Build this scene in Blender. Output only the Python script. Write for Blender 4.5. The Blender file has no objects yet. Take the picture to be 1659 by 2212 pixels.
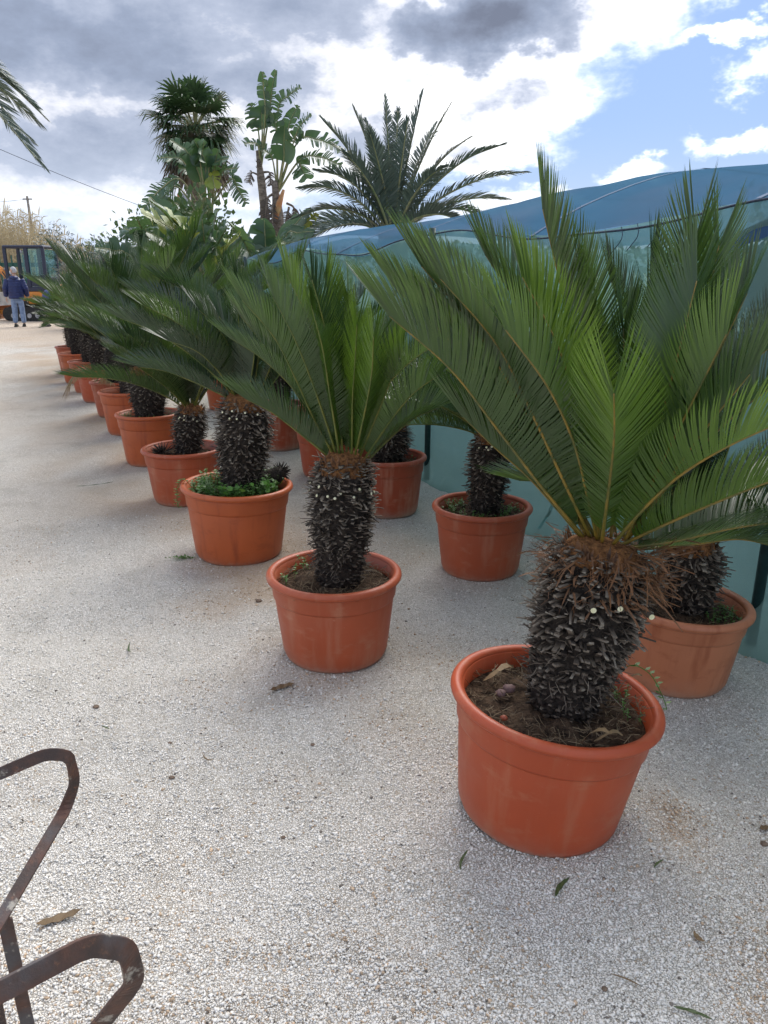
import bpy, math, random
import numpy as np

R = math.radians
random.seed(7)
rng = np.random.default_rng(11)
scene = bpy.context.scene
COL = scene.collection

# ------------------------------------------------------------------ camera
cam_data = bpy.data.cameras.new("camera")
cam = bpy.data.objects.new("camera", cam_data)
COL.objects.link(cam)
cam_data.sensor_fit = 'HORIZONTAL'
cam_data.sensor_width = 36.0
cam_data.lens = 36.0
cam_data.clip_start = 0.02
cam_data.clip_end = 3000.0
cam.location = (0, 0, 1.65)
cam.rotation_euler = (R(90) - math.atan(518 / 1659), 0, 0)
scene.camera = cam

# ------------------------------------------------------------------ exposure
vs = scene.view_settings
vs.view_transform = 'Standard'
vs.look = 'None'
vs.exposure = 0.74
vs.gamma = 1.0
vs.use_curve_mapping = False
scene.cycles.use_denoising = True
scene.cycles.max_bounces = 5
scene.cycles.transparent_max_bounces = 10
scene.cycles.diffuse_bounces = 3
scene.cycles.glossy_bounces = 2
scene.cycles.adaptive_threshold = 0.02
scene.cycles.caustics_reflective = False
scene.cycles.caustics_refractive = False


# ------------------------------------------------------------------ node helper
class NT:
    def __init__(self, tree):
        self.t = tree
        self.n = tree.nodes
        self.n.clear()

    def add(self, kind, ins=None, **props):
        nd = self.n.new(kind)
        for k, v in props.items():
            setattr(nd, k, v)
        for k, v in (ins or {}).items():
            self.set(nd, k, v)
        return nd

    def set(self, nd, key, v):
        sock = nd.inputs[key]
        if isinstance(v, bpy.types.NodeSocket):
            self.t.links.new(v, sock)
        else:
            sock.default_value = v

    def math(self, op, a, b=0.0, c=None, clamp=False):
        nd = self.add('ShaderNodeMath', operation=op, use_clamp=clamp)
        self.set(nd, 0, a)
        self.set(nd, 1, b)
        if c is not None:
            self.set(nd, 2, c)
        return nd.outputs[0]

    def mix(self, f, a, b, mode='MIX'):
        nd = self.add('ShaderNodeMix', data_type='RGBA', blend_type=mode)
        self.set(nd, 0, f)
        self.set(nd, 6, a if isinstance(a, bpy.types.NodeSocket) else (*a[:3], 1))
        self.set(nd, 7, b if isinstance(b, bpy.types.NodeSocket) else (*b[:3], 1))
        return nd.outputs[2]

    def noise(self, scale, vec=None, detail=4.0, rough=0.55, out=0, dist=0.0):
        nd = self.add('ShaderNodeTexNoise', {'Scale': scale, 'Detail': detail, 'Roughness': rough, 'Distortion': dist})
        if vec is not None:
            self.set(nd, 'Vector', vec)
        return nd.outputs[out]

    def ramp(self, fac, stops, interp='LINEAR'):
        nd = self.add('ShaderNodeValToRGB')
        nd.color_ramp.interpolation = interp
        el = nd.color_ramp.elements
        while len(el) < len(stops):
            el.new(0.5)
        for e, (p, c) in zip(el, stops):
            e.position = p
            e.color = (*c, 1) if len(c) == 3 else c
        self.set(nd, 0, fac)
        return nd.outputs[0]

    def smooth(self, v, a, b):
        nd = self.add('ShaderNodeMapRange', interpolation_type='SMOOTHSTEP')
        self.set(nd, 0, v)
        nd.inputs[1].default_value = a
        nd.inputs[2].default_value = b
        return nd.outputs[0]

    def mapping(self, vec, scale=(1, 1, 1), loc=(0, 0, 0)):
        nd = self.add('ShaderNodeMapping')
        self.set(nd, 0, vec)
        nd.inputs['Scale'].default_value = scale
        nd.inputs['Location'].default_value = loc
        return nd.outputs[0]


# ------------------------------------------------------------------ sky: Nishita blue with broken cloud
SUN_AZ, SUN_EL = R(22), R(48)          # ahead of the viewer, to the right, above the frame
world = bpy.data.worlds.new("World")
scene.world = world
world.use_nodes = True
w = NT(world.node_tree)
tc = w.add('ShaderNodeTexCoord').outputs['Generated']
sep = w.add('ShaderNodeSeparateXYZ', {0: tc}).outputs
sky = w.add('ShaderNodeTexSky', sky_type='NISHITA', sun_disc=False, sun_elevation=SUN_EL, sun_rotation=SUN_AZ,
            altitude=50.0, air_density=1.0, dust_density=1.5, ozone_density=1.2)
skycol = w.mix(1.0, sky.outputs[0], (0.1, 0.1, 0.1), 'MULTIPLY')
az = w.math('ARCTAN2', sep[0], sep[1])
el = w.math('ARCSINE', sep[2])
# turbulence that frays every cloud edge
flat = w.mapping(tc, (1.0, 1.0, 2.0))
fine = w.noise(15.0, flat, 5.0, 0.64)
mid = w.noise(3.1, w.mapping(tc, (1, 1, 2.4), (4.2, 1.3, 0.4)), 2.0, 0.5)
wob = w.add('ShaderNodeSeparateXYZ', {0: w.noise(11.0, w.mapping(tc, (1, 1, 1.6), (7.1, 2.2, 5.5)), 5.0, 0.62, out=1)}).outputs
saz = w.math('MULTIPLY_ADD', w.math('SUBTRACT', wob[0], 0.5), 0.16, az)
sel = w.math('MULTIPLY_ADD', w.math('SUBTRACT', wob[1], 0.5), 0.105, el)
# cloud banks ahead: (azimuth, elevation, half width, half height, depth)
BANKS = [
    (0.125, 0.265, 0.125, 0.045, 0.88), (-0.36, 0.235, 0.28, 0.075, 0.72), (-0.12, 0.285, 0.20, 0.07, 0.60), (-0.16, 0.200, 0.14, 0.05, 0.60),
    (-0.02, 0.155, 0.10, 0.050, 0.50), (0.145, 0.190, 0.10, 0.036, 0.47), (0.10, 0.140, 0.10, 0.03, 0.47),
    (0.26, 0.275, 0.075, 0.055, 0.34), (0.40, 0.300, 0.14, 0.030, 0.36), (0.37, .240, .07, .011, .30),
    (0.42, 0.203, 0.055, 0.022, 0.36), (0.285, 0.113, 0.045, 0.014, 0.31), (0.410, 0.142, 0.065, 0.014, 0.31),
    (-0.32, 0.130, 0.28, 0.06, 0.60), (0.16, 0.078, 0.10, 0.018, 0.30), (-0.25, 0.05, 0.3, 0.03, 0.26),
]
acc = None
for a0, e0, sa, se, wt in BANKS:
    da = w.math('MULTIPLY_ADD', saz, 1 / sa, -a0 / sa)
    de = w.math('MULTIPLY_ADD', sel, 1 / se, -e0 / se)
    r2 = w.math('MULTIPLY_ADD', da, da, w.math('MULTIPLY', de, de))
    g = w.math('MULTIPLY', w.math('EXPONENT', w.math('MULTIPLY', r2, -0.8)), wt)
    acc = g if acc is None else w.math('SMOOTH_MAX', acc, g, 0.12)
# unseen rest of the sky: broken cover, kept thin to brighten the ground
rest = w.math('MULTIPLY', w.smooth(mid, 0.30, 0.66), 0.37)
away = w.smooth(w.math('MAXIMUM', w.math('MULTIPLY', w.math('ABSOLUTE', az), 0.62), el), 0.29, 0.42)
acc = w.math('MAXIMUM', acc, w.math('MULTIPLY', rest, away))
thick = w.math('MULTIPLY_ADD', w.math('SUBTRACT', fine, 0.5), w.math('MULTIPLY_ADD', acc, 0.52, 0.11), acc)
thick = w.math('MULTIPLY_ADD', w.math('SUBTRACT', mid, 0.5), 0.16, thick)
cover = w.smooth(thick, 0.11, 0.30)
body = w.ramp(thick, [(0.16, (0.78, 0.83, 0.90)), (0.26, (0.93, 0.94, 0.95)), (0.37, (0.62, 0.63, 0.68)), (0.48, (0.32, 0.36, 0.455)), (0.64, (0.22, 0.26, 0.35)), (0.92, (0.13, 0.15, 0.205))])
sunny = w.math('MULTIPLY', w.smooth(az, -0.16, 0.10), w.smooth(thick, 0.56, 0.34))
body = w.mix(sunny, body, w.mix(1.0, body, (1.22, 1.21, 1.19), 'MULTIPLY'))
low = w.smooth(el, 0.17, 0.0)
body = w.mix(w.math('MULTIPLY', low, 0.5), body, (0.47, 0.51, 0.59))
blue = w.mix(0.72, skycol, (0.095, 0.215, 0.49))
mixed = w.mix(cover, blue, body)
mixed = w.mix(w.math('MULTIPLY', low, 0.42), mixed, (0.46, 0.54, 0.66))
bg = w.add('ShaderNodeBackground', {'Color': mixed, 'Strength': 1.0})
w.t.links.new(bg.outputs[0], w.add('ShaderNodeOutputWorld').inputs[0])
world.cycles.sampling_method = 'MANUAL'
world.cycles.sample_map_resolution = 512

sun_data = bpy.data.lights.new("sun", 'SUN')
sun_data.energy = 2.8
sun_data.angle = R(50)
sun_data.color = (1.0, 0.96, 0.90)
sun = bpy.data.objects.new("sun", sun_data)
COL.objects.link(sun)
sun.rotation_euler = (R(90) - SUN_EL, 0, math.pi - SUN_AZ)


# ------------------------------------------------------------------ materials
def new_mat(name):
    m = bpy.data.materials.new(name)
    m.use_nodes = True
    nt = NT(m.node_tree)
    out = nt.add('ShaderNodeOutputMaterial')
    return m, nt, out


def bsdf(nt, out, color, rough=0.6, normal=None, spec=0.5, **extra):
    p = nt.add('ShaderNodeBsdfPrincipled', {'Base Color': color if isinstance(color, bpy.types.NodeSocket) else (*color, 1), 'Roughness': rough, 'Specular IOR Level': spec})
    for k, v in extra.items():
        nt.set(p, k.replace('_', ' '), v)
    if normal is not None:
        nt.set(p, 'Normal', normal)
    nt.t.links.new(p.outputs[0], out.inputs[0])
    return p


def bump(nt, h, strength=0.5, dist=0.01):
    return nt.add('ShaderNodeBump', {'Height': h, 'Strength': strength, 'Distance': dist}).outputs[0]


def oc(nt):
    return nt.add('ShaderNodeTexCoord').outputs['Object']


def simple(name, c1, c2, scale=8.0, rough=0.6, bstr=0.3, bdist=0.005, spec=0.4, detail=5.0, stretch=(1, 1, 1), metallic=0.0):
    m, nt, out = new_mat(name)
    v = nt.mapping(oc(nt), stretch)
    f = nt.noise(scale, v, detail)
    col = nt.mix(nt.smooth(f, 0.3, 0.7), c1, c2)
    bsdf(nt, out, col, rough, bump(nt, nt.noise(scale * 3, v, 6.0), bstr, bdist), spec, Metallic=metallic)
    return m


def leaf_mat(name, c_dark, c_light, c_under, rough=0.36, transl=0.28, spec=0.5, tcol=None):
    """two-sided leaf: the underside is paler; 'tint' varies from blade to blade"""
    m, nt, out = new_mat(name)
    tint = nt.add('ShaderNodeAttribute', attribute_name='tint').outputs['Fac']
    rnd = nt.add('ShaderNodeObjectInfo').outputs['Random']
    f = nt.math('ADD', nt.math('MULTIPLY', tint, 0.7), nt.math('MULTIPLY', rnd, 0.3), clamp=True)
    top = nt.mix(f, c_dark, c_light)
    back = nt.add('ShaderNodeNewGeometry').outputs['Backfacing']
    col = nt.mix(back, top, nt.mix(0.35, c_under, top))
    p = bsdf(nt, out, col, rough, None, spec)
    tr = nt.add('ShaderNodeBsdfTranslucent', {'Color': nt.mix(0.5, col, tcol or c_light)})
    mx = nt.add('ShaderNodeMixShader', {0: transl})
    nt.t.links.new(p.outputs[0], mx.inputs[1])
    nt.t.links.new(tr.outputs[0], mx.inputs[2])
    nt.t.links.new(mx.outputs[0], out.inputs[0])
    return m


M = {}
M['cycad'] = leaf_mat('cycad_leaflet', (0.011, 0.030, 0.012), (0.041, 0.086, 0.017), (0.041, 0.083, 0.020), 0.29, 0.24, spec=0.6, tcol=(0.17, 0.30, 0.03))
M['cycad_bright'] = leaf_mat('cycad_leaflet_bright', (0.019, 0.050, 0.010), (0.064, 0.130, 0.015), (0.063, 0.126, 0.018), 0.30, 0.28, spec=0.6, tcol=(0.23, 0.36, 0.03))
M['cycad_cool'] = leaf_mat('cycad_leaflet_cool', (0.007, 0.020, 0.011), (0.024, 0.050, 0.017), (0.024, 0.048, 0.020), 0.27, 0.18, spec=0.65, tcol=(0.11, 0.22, 0.035))
M['cycad_dry'] = leaf_mat('cycad_leaflet_dry', (0.16, 0.09, 0.035), (0.30, 0.19, 0.07), (0.22, 0.13, 0.05), 0.6, 0.2)
M['rachis'] = simple('frond_rachis', (0.085, 0.095, 0.022), (0.26, 0.165, 0.026), 14, 0.4, 0.1)
M['rachis_green'] = simple('frond_rachis_green', (0.075, 0.11, 0.022), (0.16, 0.16, 0.030), 14, 0.4, 0.1)
M['phoenix'] = leaf_mat('date_palm_leaflet', (0.045, 0.072, 0.055), (0.11, 0.145, 0.105), (0.10, 0.135, 0.105), 0.42, 0.2)
M['fan'] = leaf_mat('fan_palm_leaf', (0.020, 0.048, 0.020), (0.050, 0.10, 0.034), (0.05, 0.09, 0.035), 0.4, 0.22)
M['paddle'] = leaf_mat('paddle_leaf', (0.024, 0.058, 0.034), (0.065, 0.125, 0.055), (0.085, 0.135, 0.085), 0.30, 0.24, tcol=(0.15, 0.28, 0.05))
M['paddle_yellow'] = leaf_mat('paddle_leaf_yellow', (0.13, 0.22, 0.04), (0.26, 0.27, 0.04), (0.24, 0.26, 0.06), 0.4, 0.3, tcol=(0.4, 0.4, 0.05))
M['paddle_dead'] = leaf_mat('paddle_leaf_dead', (0.045, 0.035, 0.030), (0.11, 0.085, 0.065), (0.10, 0.08, 0.06), 0.75, 0.1)
M['petiole'] = simple('petiole', (0.14, 0.18, 0.07), (0.30, 0.27, 0.14), 6, 0.5, 0.2)
M['bark'] = simple('palm_bark', (0.10, 0.08, 0.065), (0.26, 0.22, 0.18), 9, 0.85, 0.8, 0.03, 0.2, stretch=(1, 1, 2.5))
M['skirt'] = leaf_mat('dead_palm_skirt', (0.05, 0.042, 0.03), (0.15, 0.115, 0.07), (0.12, 0.09, 0.06), 0.8, 0.1)
M['olive'] = leaf_mat('olive_leaf', (0.060, 0.080, 0.060), (0.14, 0.165, 0.13), (0.20, 0.22, 0.19), 0.5, 0.15)
M['bushy'] = leaf_mat('shrub_leaf', (0.03, 0.07, 0.022), (0.08, 0.14, 0.04), (0.09, 0.13, 0.05), 0.45, 0.25)
M['weed'] = leaf_mat('weed_leaf', (0.035, 0.11, 0.018), (0.11, 0.26, 0.04), (0.09, 0.18, 0.05), 0.42, 0.3, tcol=(0.25, 0.5, 0.05))
M['reed'] = leaf_mat('dry_reed', (0.30, 0.24, 0.14), (0.52, 0.44, 0.28), (0.42, 0.36, 0.24), 0.7, 0.25)
M['dry_leaf'] = leaf_mat('dry_leaf', (0.10, 0.065, 0.035), (0.26, 0.17, 0.08), (0.20, 0.13, 0.07), 0.7, 0.1)
M['green_litter'] = leaf_mat('fallen_green', (0.05, 0.08, 0.025), (0.11, 0.14, 0.04), (0.10, 0.13, 0.05), 0.5, 0.1)
M['scale'] = leaf_mat('brown_scale', (0.040, 0.025, 0.018), (0.33, 0.145, 0.052), (0.18, 0.085, 0.036), 0.75, 0.15)
M['wool'] = simple('crown_wool', (0.10, 0.045, 0.020), (0.30, 0.14, 0.055), 60, 0.95, 0.9, 0.01, 0.1)
M['straw'] = leaf_mat('straw', (0.07, 0.045, 0.025), (0.26, 0.19, 0.11), (0.20, 0.14, 0.08), 0.8, 0.1)


def stub_mat():
    m, nt, out = new_mat('leaf_base')
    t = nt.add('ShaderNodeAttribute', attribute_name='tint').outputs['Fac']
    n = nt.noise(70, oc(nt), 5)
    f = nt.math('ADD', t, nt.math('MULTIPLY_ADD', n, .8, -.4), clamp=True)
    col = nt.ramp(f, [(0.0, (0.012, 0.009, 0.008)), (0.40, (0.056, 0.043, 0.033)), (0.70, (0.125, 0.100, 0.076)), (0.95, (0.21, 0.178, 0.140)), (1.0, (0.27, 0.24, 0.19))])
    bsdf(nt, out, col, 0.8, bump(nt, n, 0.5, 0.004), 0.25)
    return m


M['stub'] = stub_mat()
M['trunk'] = simple('cycad_trunk', (0.017, 0.014, 0.012), (0.058, 0.046, 0.037), 40, 0.9, 1.0, 0.012, 0.2)
M['cut'] = simple('fresh_cut', (0.62, 0.60, 0.36), (0.78, 0.76, 0.55), 60, 0.6, 0.1)


def pot_mat(name, base, stain, stain_amt, fade):
    m, nt, out = new_mat(name)
    v = oc(nt)
    big = nt.noise(2.2, v, 4)
    streak = nt.noise(9, nt.mapping(v, (1.6, 1.6, 0.14)), 5, 0.6)
    speck = nt.noise(60, v, 4, 0.7)
    col = nt.mix(nt.smooth(big, 0.35, 0.75), base, tuple(min(1, c * 1.22) for c in base))
    col = nt.mix(nt.math('MULTIPLY', nt.smooth(streak, 0.50, 0.74), stain_amt), col, stain)
    sepz = nt.add('ShaderNodeSeparateXYZ', {0: v}).outputs[2]
    low = nt.math('MULTIPLY', nt.smooth(nt.math('ADD', sepz, nt.math('MULTIPLY', nt.noise(12, v, 6), 0.16)), 0.19, 0.05), fade)
    col = nt.mix(low, col, (0.50, 0.34, 0.24))
    splash = nt.math('MULTIPLY', nt.smooth(nt.math('ADD', sepz, nt.math('MULTIPLY', nt.noise(35, v, 6, .7), 0.09)), 0.09, 0.03), 0.55)
    col = nt.mix(splash, col, (0.44, 0.33, 0.25))
    scuff = nt.noise(7, nt.mapping(v, (1, 1, 2.2), (2, 7, 3)), 7, .68)
    col = nt.mix(nt.math('MULTIPLY', nt.smooth(scuff, .54, .70), .42), col, stain)
    col = nt.mix(nt.math('MULTIPLY', nt.smooth(speck, 0.66, 0.78), 0.35), col, (0.55, 0.36, 0.26))
    rough = nt.math('MULTIPLY_ADD', nt.noise(14, v, 5), 0.25, 0.33)
    bsdf(nt, out, col, rough, bump(nt, nt.noise(90, v, 3), 0.12, 0.002), 0.45)
    return m


POTM = [
    pot_mat('pot_plastic_fresh', (0.37, 0.062, 0.019), (0.42, 0.15, 0.075), 0.45, 0.16),
    pot_mat('pot_plastic_worn', (0.35, 0.070, 0.025), (0.44, 0.19, 0.11), 0.50, 0.22),
    pot_mat('pot_plastic_bright', (0.40, 0.085, 0.022), (0.26, 0.048, 0.016), 0.70, 0.12),
    pot_mat('pot_plastic_bleached', (0.42, 0.150, 0.070), (0.28, 0.070, 0.024), 0.75, 0.35),
    pot_mat('pot_plastic_limed', (0.33, 0.062, 0.024), (0.50, 0.24, 0.15), 0.60, 0.85),
]
M['soil'] = simple('potting_soil', (0.028, 0.018, 0.012), (0.12, 0.078, 0.050), 38, 0.95, 1.0, 0.02, 0.15)


# ------------------------------------------------------------------ mesh helpers
class MB:
    """collects polygons, then links them as one mesh object"""

    def __init__(self):
        self.v, self.f, self.t, self.n = [], [], [], 0

    def add(self, verts, faces, tint=0.5):
        verts = np.asarray(verts, float).reshape(-1, 3)
        self.v.append(verts)
        self.t.append(np.broadcast_to(np.asarray(tint, float), (len(verts),)).copy())
        o = self.n
        self.f.extend([tuple(int(i) + o for i in f) for f in faces])
        self.n += len(verts)

    def mesh(self, name, mat, smooth=False):
        me = bpy.data.meshes.new(name)
        V = np.concatenate(self.v) if self.v else np.zeros((0, 3))
        me.from_pydata(V.tolist(), [], self.f)
        a = me.attributes.new('tint', 'FLOAT', 'POINT')
        a.data.foreach_set('value', np.concatenate(self.t).astype(np.float32))
        for m_ in (mat if isinstance(mat, (list, tuple)) else [mat]):
            me.materials.append(m_)
        if smooth:
            me.shade_smooth()
        me.update()
        return me

    def build(self, name, mat, parent=None, smooth=False):
        return link(name, self.mesh(name, mat, smooth), parent)

    # shapes
    def box(self, c, s, rz=0.0, tint=0.5, taper=1.0):
        x, y, z = s[0] / 2, s[1] / 2, s[2] / 2
        P = np.array([(-x, -y, -z), (x, -y, -z), (x, y, -z), (-x, y, -z), (-x * taper, -y * taper, z), (x * taper, -y * taper, z), (x * taper, y * taper, z), (-x * taper, y * taper, z)])
        co, si = math.cos(rz), math.sin(rz)
        P = np.stack([P[:, 0] * co - P[:, 1] * si, P[:, 0] * si + P[:, 1] * co, P[:, 2]], 1) + np.array(c)
        self.add(P, [(3, 2, 1, 0), (4, 5, 6, 7), (0, 1, 5, 4), (1, 2, 6, 5), (2, 3, 7, 6), (3, 0, 4, 7)], tint)

    def tube(self, pts, rad, seg=8, cap=True, flat=None, tint=0.5):
        """swept tube; rad scalar or per point, flat = (a, b) factors of the cross-section"""
        P = np.asarray(pts, float)
        n = len(P)
        rad = np.broadcast_to(np.asarray(rad, float), (n,))
        T = np.gradient(P, axis=0)
        T /= np.linalg.norm(T, axis=1)[:, None] + 1e-12
        ref = np.array([0, 0, 1.0]) if abs(T[0][2]) < 0.9 else np.array([1.0, 0, 0])
        A = np.cross(T[0], ref); A /= np.linalg.norm(A)
        fa, fb = flat or (1, 1)
        rings = []
        ang = np.linspace(0, 2 * math.pi, seg, endpoint=False)
        for i in range(n):
            A = A - T[i] * A.dot(T[i]); A /= np.linalg.norm(A)
            B = np.cross(T[i], A)
            rings.append(P[i] + rad[i] * (np.cos(ang)[:, None] * A * fa + np.sin(ang)[:, None] * B * fb))
        faces = []
        for i in range(n - 1):
            for j in range(seg):
                k = (j + 1) % seg
                faces.append((i * seg + j, i * seg + k, (i + 1) * seg + k, (i + 1) * seg + j))
        if cap:
            faces.append(tuple(range(seg - 1, -1, -1)))
            faces.append(tuple((n - 1) * seg + j for j in range(seg)))
        tt = tint if np.ndim(tint) == 0 else np.repeat(np.asarray(tint), seg)
        self.add(np.concatenate(rings), faces, tt)

    def lathe(self, prof, seg=56, center=(0, 0), wob=0.0, close_bottom=True, close_top=False):
        ang = np.linspace(0, 2 * math.pi, seg, endpoint=False)
        rings = []
        for r, z in prof:
            rr = r * (1 + wob * np.cos(2 * ang + .6))
            rings.append(np.stack([center[0] + rr * np.cos(ang), center[1] + rr * np.sin(ang), np.full(seg, z)], 1))
        faces = []
        for i in range(len(prof) - 1):
            for j in range(seg):
                k = (j + 1) % seg
                faces.append((i * seg + j, i * seg + k, (i + 1) * seg + k, (i + 1) * seg + j))
        if close_bottom:
            faces.append(tuple(range(seg - 1, -1, -1)))
        if close_top:
            faces.append(tuple((len(prof) - 1) * seg + j for j in range(seg)))
        self.add(np.concatenate(rings), faces)

    def strip(self, pts, wvec, tint=0.5):
        """flat ribbon: centre line pts, half-width vectors wvec"""
        P = np.asarray(pts, float); W = np.asarray(wvec, float)
        n = len(P)
        V = np.empty((2 * n, 3)); V[0::2] = P - W; V[1::2] = P + W
        self.add(V, [(2 * i, 2 * i + 1, 2 * i + 3, 2 * i + 2) for i in range(n - 1)], tint)


def link(name, data, parent=None):
    o = bpy.data.objects.new(name, data)
    COL.objects.link(o)
    if parent is not None:
        o.parent = parent
    return o


def thing(name, label, cat, loc=(0, 0, 0), rz=0.0, group=None):
    o = link(name, None)
    o.empty_display_size = 0.1
    o.location = loc
    o.rotation_euler = (0, 0, rz)
    return tag(o, label, cat, group)


def tag(o, label=None, cat=None, group=None, kind=None):
    for k, v in (('label', label), ('category', cat), ('group', group), ('kind', kind)):
        if v:
            o[k] = v
    return o


def unit(v):
    v = np.asarray(v, float)
    return v / (np.linalg.norm(v) + 1e-12)


def smoothcurve(ctrl, n):
    """Catmull-Rom through control points"""
    C = np.asarray(ctrl, float)
    C = np.vstack([2 * C[0] - C[1], C, 2 * C[-1] - C[-2]])
    seg = len(C) - 3
    out = []
    for u in np.linspace(0, seg - 1e-9, n):
        i = int(u); t = u - i
        p0, p1, p2, p3 = C[i:i + 4]
        out.append(0.5 * ((2 * p1) + (-p0 + p2) * t + (2 * p0 - 5 * p1 + 4 * p2 - p3) * t * t + (-p0 + 3 * p1 - 3 * p2 + p3) * t ** 3))
    out = np.array(out)
    d = np.r_[0, np.cumsum(np.linalg.norm(np.diff(out, axis=0), axis=1))]
    u = np.linspace(0, d[-1], n)
    return np.stack([np.interp(u, d, out[:, k]) for k in range(3)], 1)


def vnoise(x, y, seed=0):
    x = np.asarray(x, float); y = np.asarray(y, float)
    xi, yi = np.floor(x).astype(np.int64), np.floor(y).astype(np.int64)
    fx, fy = x - xi, y - yi
    fx = fx * fx * (3 - 2 * fx); fy = fy * fy * (3 - 2 * fy)

    def h(a, b):
        n = (a * 374761393 + b * 668265263 + seed * 974711) & 0x7fffffff
        n = ((n ^ (n >> 13)) * 1274126177) & 0x7fffffff
        return ((n ^ (n >> 16)) & 0xffff) / 65535.0
    return (h(xi, yi) * (1 - fx) + h(xi + 1, yi) * fx) * (1 - fy) + (h(xi, yi + 1) * (1 - fx) + h(xi + 1, yi + 1) * fx) * fy


# ------------------------------------------------------------------ layout of the pots (x, y, rim diameter, height)
POTS = {
    'p1': (0.53, 2.09, .64, .43), 'p2': (-0.22, 3.15, .59, .40), 'p3': (-0.88, 4.44, .66, .45), 'p4': (-1.50, 5.60, .60, .41),
    'p5': (-2.10, 6.80, .58, .46), 'p6': (-2.72, 8.15, .60, .46), 'p7': (-3.22, 9.20, .56, .42), 'p8': (-3.80, 10.30, .58, .43),
    'p9': (-4.22, 11.10, .56, .45), 'p10': (-4.75, 12.10, .58, .46), 'p11': (-5.28, 13.25, .56, .46),
    's1': (1.24, 2.94, .56, .36), 's2': (0.555, 4.16, .56, .40), 's3': (0.02, 5.30, .56, .42), 's4': (-0.46, 6.35, .58, .42),
    's5': (-1.02, 7.42, .56, .44), 's6': (-1.98, 9.65, .56, .44),
}
POTXY = np.array([p[:2] for p in POTS.values()])
POTR = np.array([p[2] for p in POTS.values()]) * 0.37


# ------------------------------------------------------------------ ground
def ground_z(x, y):
    x = np.asarray(x, float); y = np.asarray(y, float)
    z = (vnoise(x * 2.1, y * 2.1, 1) - .5) * 0.042 + (vnoise(x * 5.3, y * 5.3, 2) - .5) * 0.024 + (vnoise(x * 13, y * 13, 3) - .5) * 0.007
    for hx, hy, hr, ha in ((.98, 1.72, .10, -.022), (1.18, 1.62, .09, -.02), (.78, 1.50, .11, -.022), (1.05, 1.42, .09, .016), (-.25, 2.3, .13, -.02), (-.55, 1.75, .12, -.02),
                           (.05, 1.62, .11, -.02), (-.9, 2.6, .15, -.022), (-1.3, 3.4, .17, -.022), (.45, 3.2, .14, -.02), (.88, 2.08, .10, .030), (-.1, 1.35, .10, -.018), (.25, 2.7, .12, -.02)):
        z = z + ha * np.exp(-((x - hx) ** 2 + (y - hy) ** 2) / hr ** 2)
    fade = np.clip(1.0 - (np.hypot(x, y) - 14) / 10, 0.15, 1)
    z = z * fade
    d = np.full(x.shape, 9.0)
    for (px, py), pr in zip(POTXY, POTR):
        d = np.minimum(d, np.hypot(x - px, y - py) - pr)
    near = np.clip(d / 0.22, 0, 1)
    z = z * near * near * (3 - 2 * near)                       # pots stand on levelled ground
    ring = np.exp(-((d - 0.03) / 0.05) ** 2) * 0.011 * (0.4 + vnoise(x * 6, y * 6, 9))   # gravel pushed up round them
    return z + ring


def row_dist(x, y):
    """distance in front (-) or behind (+) of the front row of pots"""
    ax, ay, bx, by = 0.53, 2.09, -5.3, 13.25
    dx, dy = bx - ax, by - ay
    L = math.hypot(dx, dy)
    return ((x - ax) * dy - (y - ay) * dx) / L


def dirt_amount(x, y):
    d = row_dist(x, y)
    lane = np.exp(-((d + 0.25) / 0.62) ** 2) * np.clip((y - 2.2) / 1.5, 0, 1)
    patch = vnoise(x * 1.25, y * .95, 21) * .6 + vnoise(x * 3.4, y * 2.8, 22) * .4
    a = np.clip((patch - .36) * 3.4, 0, 1) * (0.14 + 1.0 * lane)
    a = np.maximum(a, np.clip((vnoise(x * .9, y * .9, 33) - .70) * 3.0, 0, .4))
    spots = np.exp(-((x - 0.92) / .09) ** 2 - ((y - 2.0) / .14) ** 2) * .8 + np.exp(-((x - .25) / .35) ** 2 - ((y - 3.1) / .25) ** 2) * .35
    a = np.maximum(a, spots * (0.6 + .6 * vnoise(x * 11, y * 11, 35)))
    far = np.clip((y - 18.2 - (vnoise(x * .5, y * .5, 41) - .5) * 1.4) / 1.2, 0, 1)
    return np.clip(np.maximum(a, far * (0.68 + .32 * vnoise(x * .35, y * 1.5, 43))), 0, 1)


def grade(lo, hi, near_lo, near_hi, step, grow):
    vals = list(np.arange(near_lo, near_hi, step))
    v, s = near_hi, step
    while v < hi:
        vals.append(v); s *= grow; v += s
    vals.append(hi)
    v, s, pre = near_lo, step, []
    while v > lo:
        s *= grow; v -= s; pre.append(max(v, lo))
    return np.array(sorted(set(pre + vals)))


gx = grade(-700, 700, -3.0, 2.6, 0.045, 1.06)
gy = grade(-60, 1400, 0.6, 7.5, 0.045, 1.045)
GX, GY = np.meshgrid(gx, gy)
GZ = ground_z(GX, GY)
nx, ny = len(gx), len(gy)
gm = bpy.data.meshes.new('ground')
V = np.stack([GX.ravel(), GY.ravel(), GZ.ravel()], 1)
idx = np.arange(nx * ny).reshape(ny, nx)
Q = np.stack([idx[:-1, :-1], idx[:-1, 1:], idx[1:, 1:], idx[1:, :-1]], -1).reshape(-1, 4)
gm.from_pydata(V.tolist(), [], Q.tolist())
gm.shade_smooth()
at = gm.attributes.new('dirt', 'FLOAT', 'POINT')
at.data.foreach_set('value', dirt_amount(GX, GY).ravel().astype(np.float32))


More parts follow.
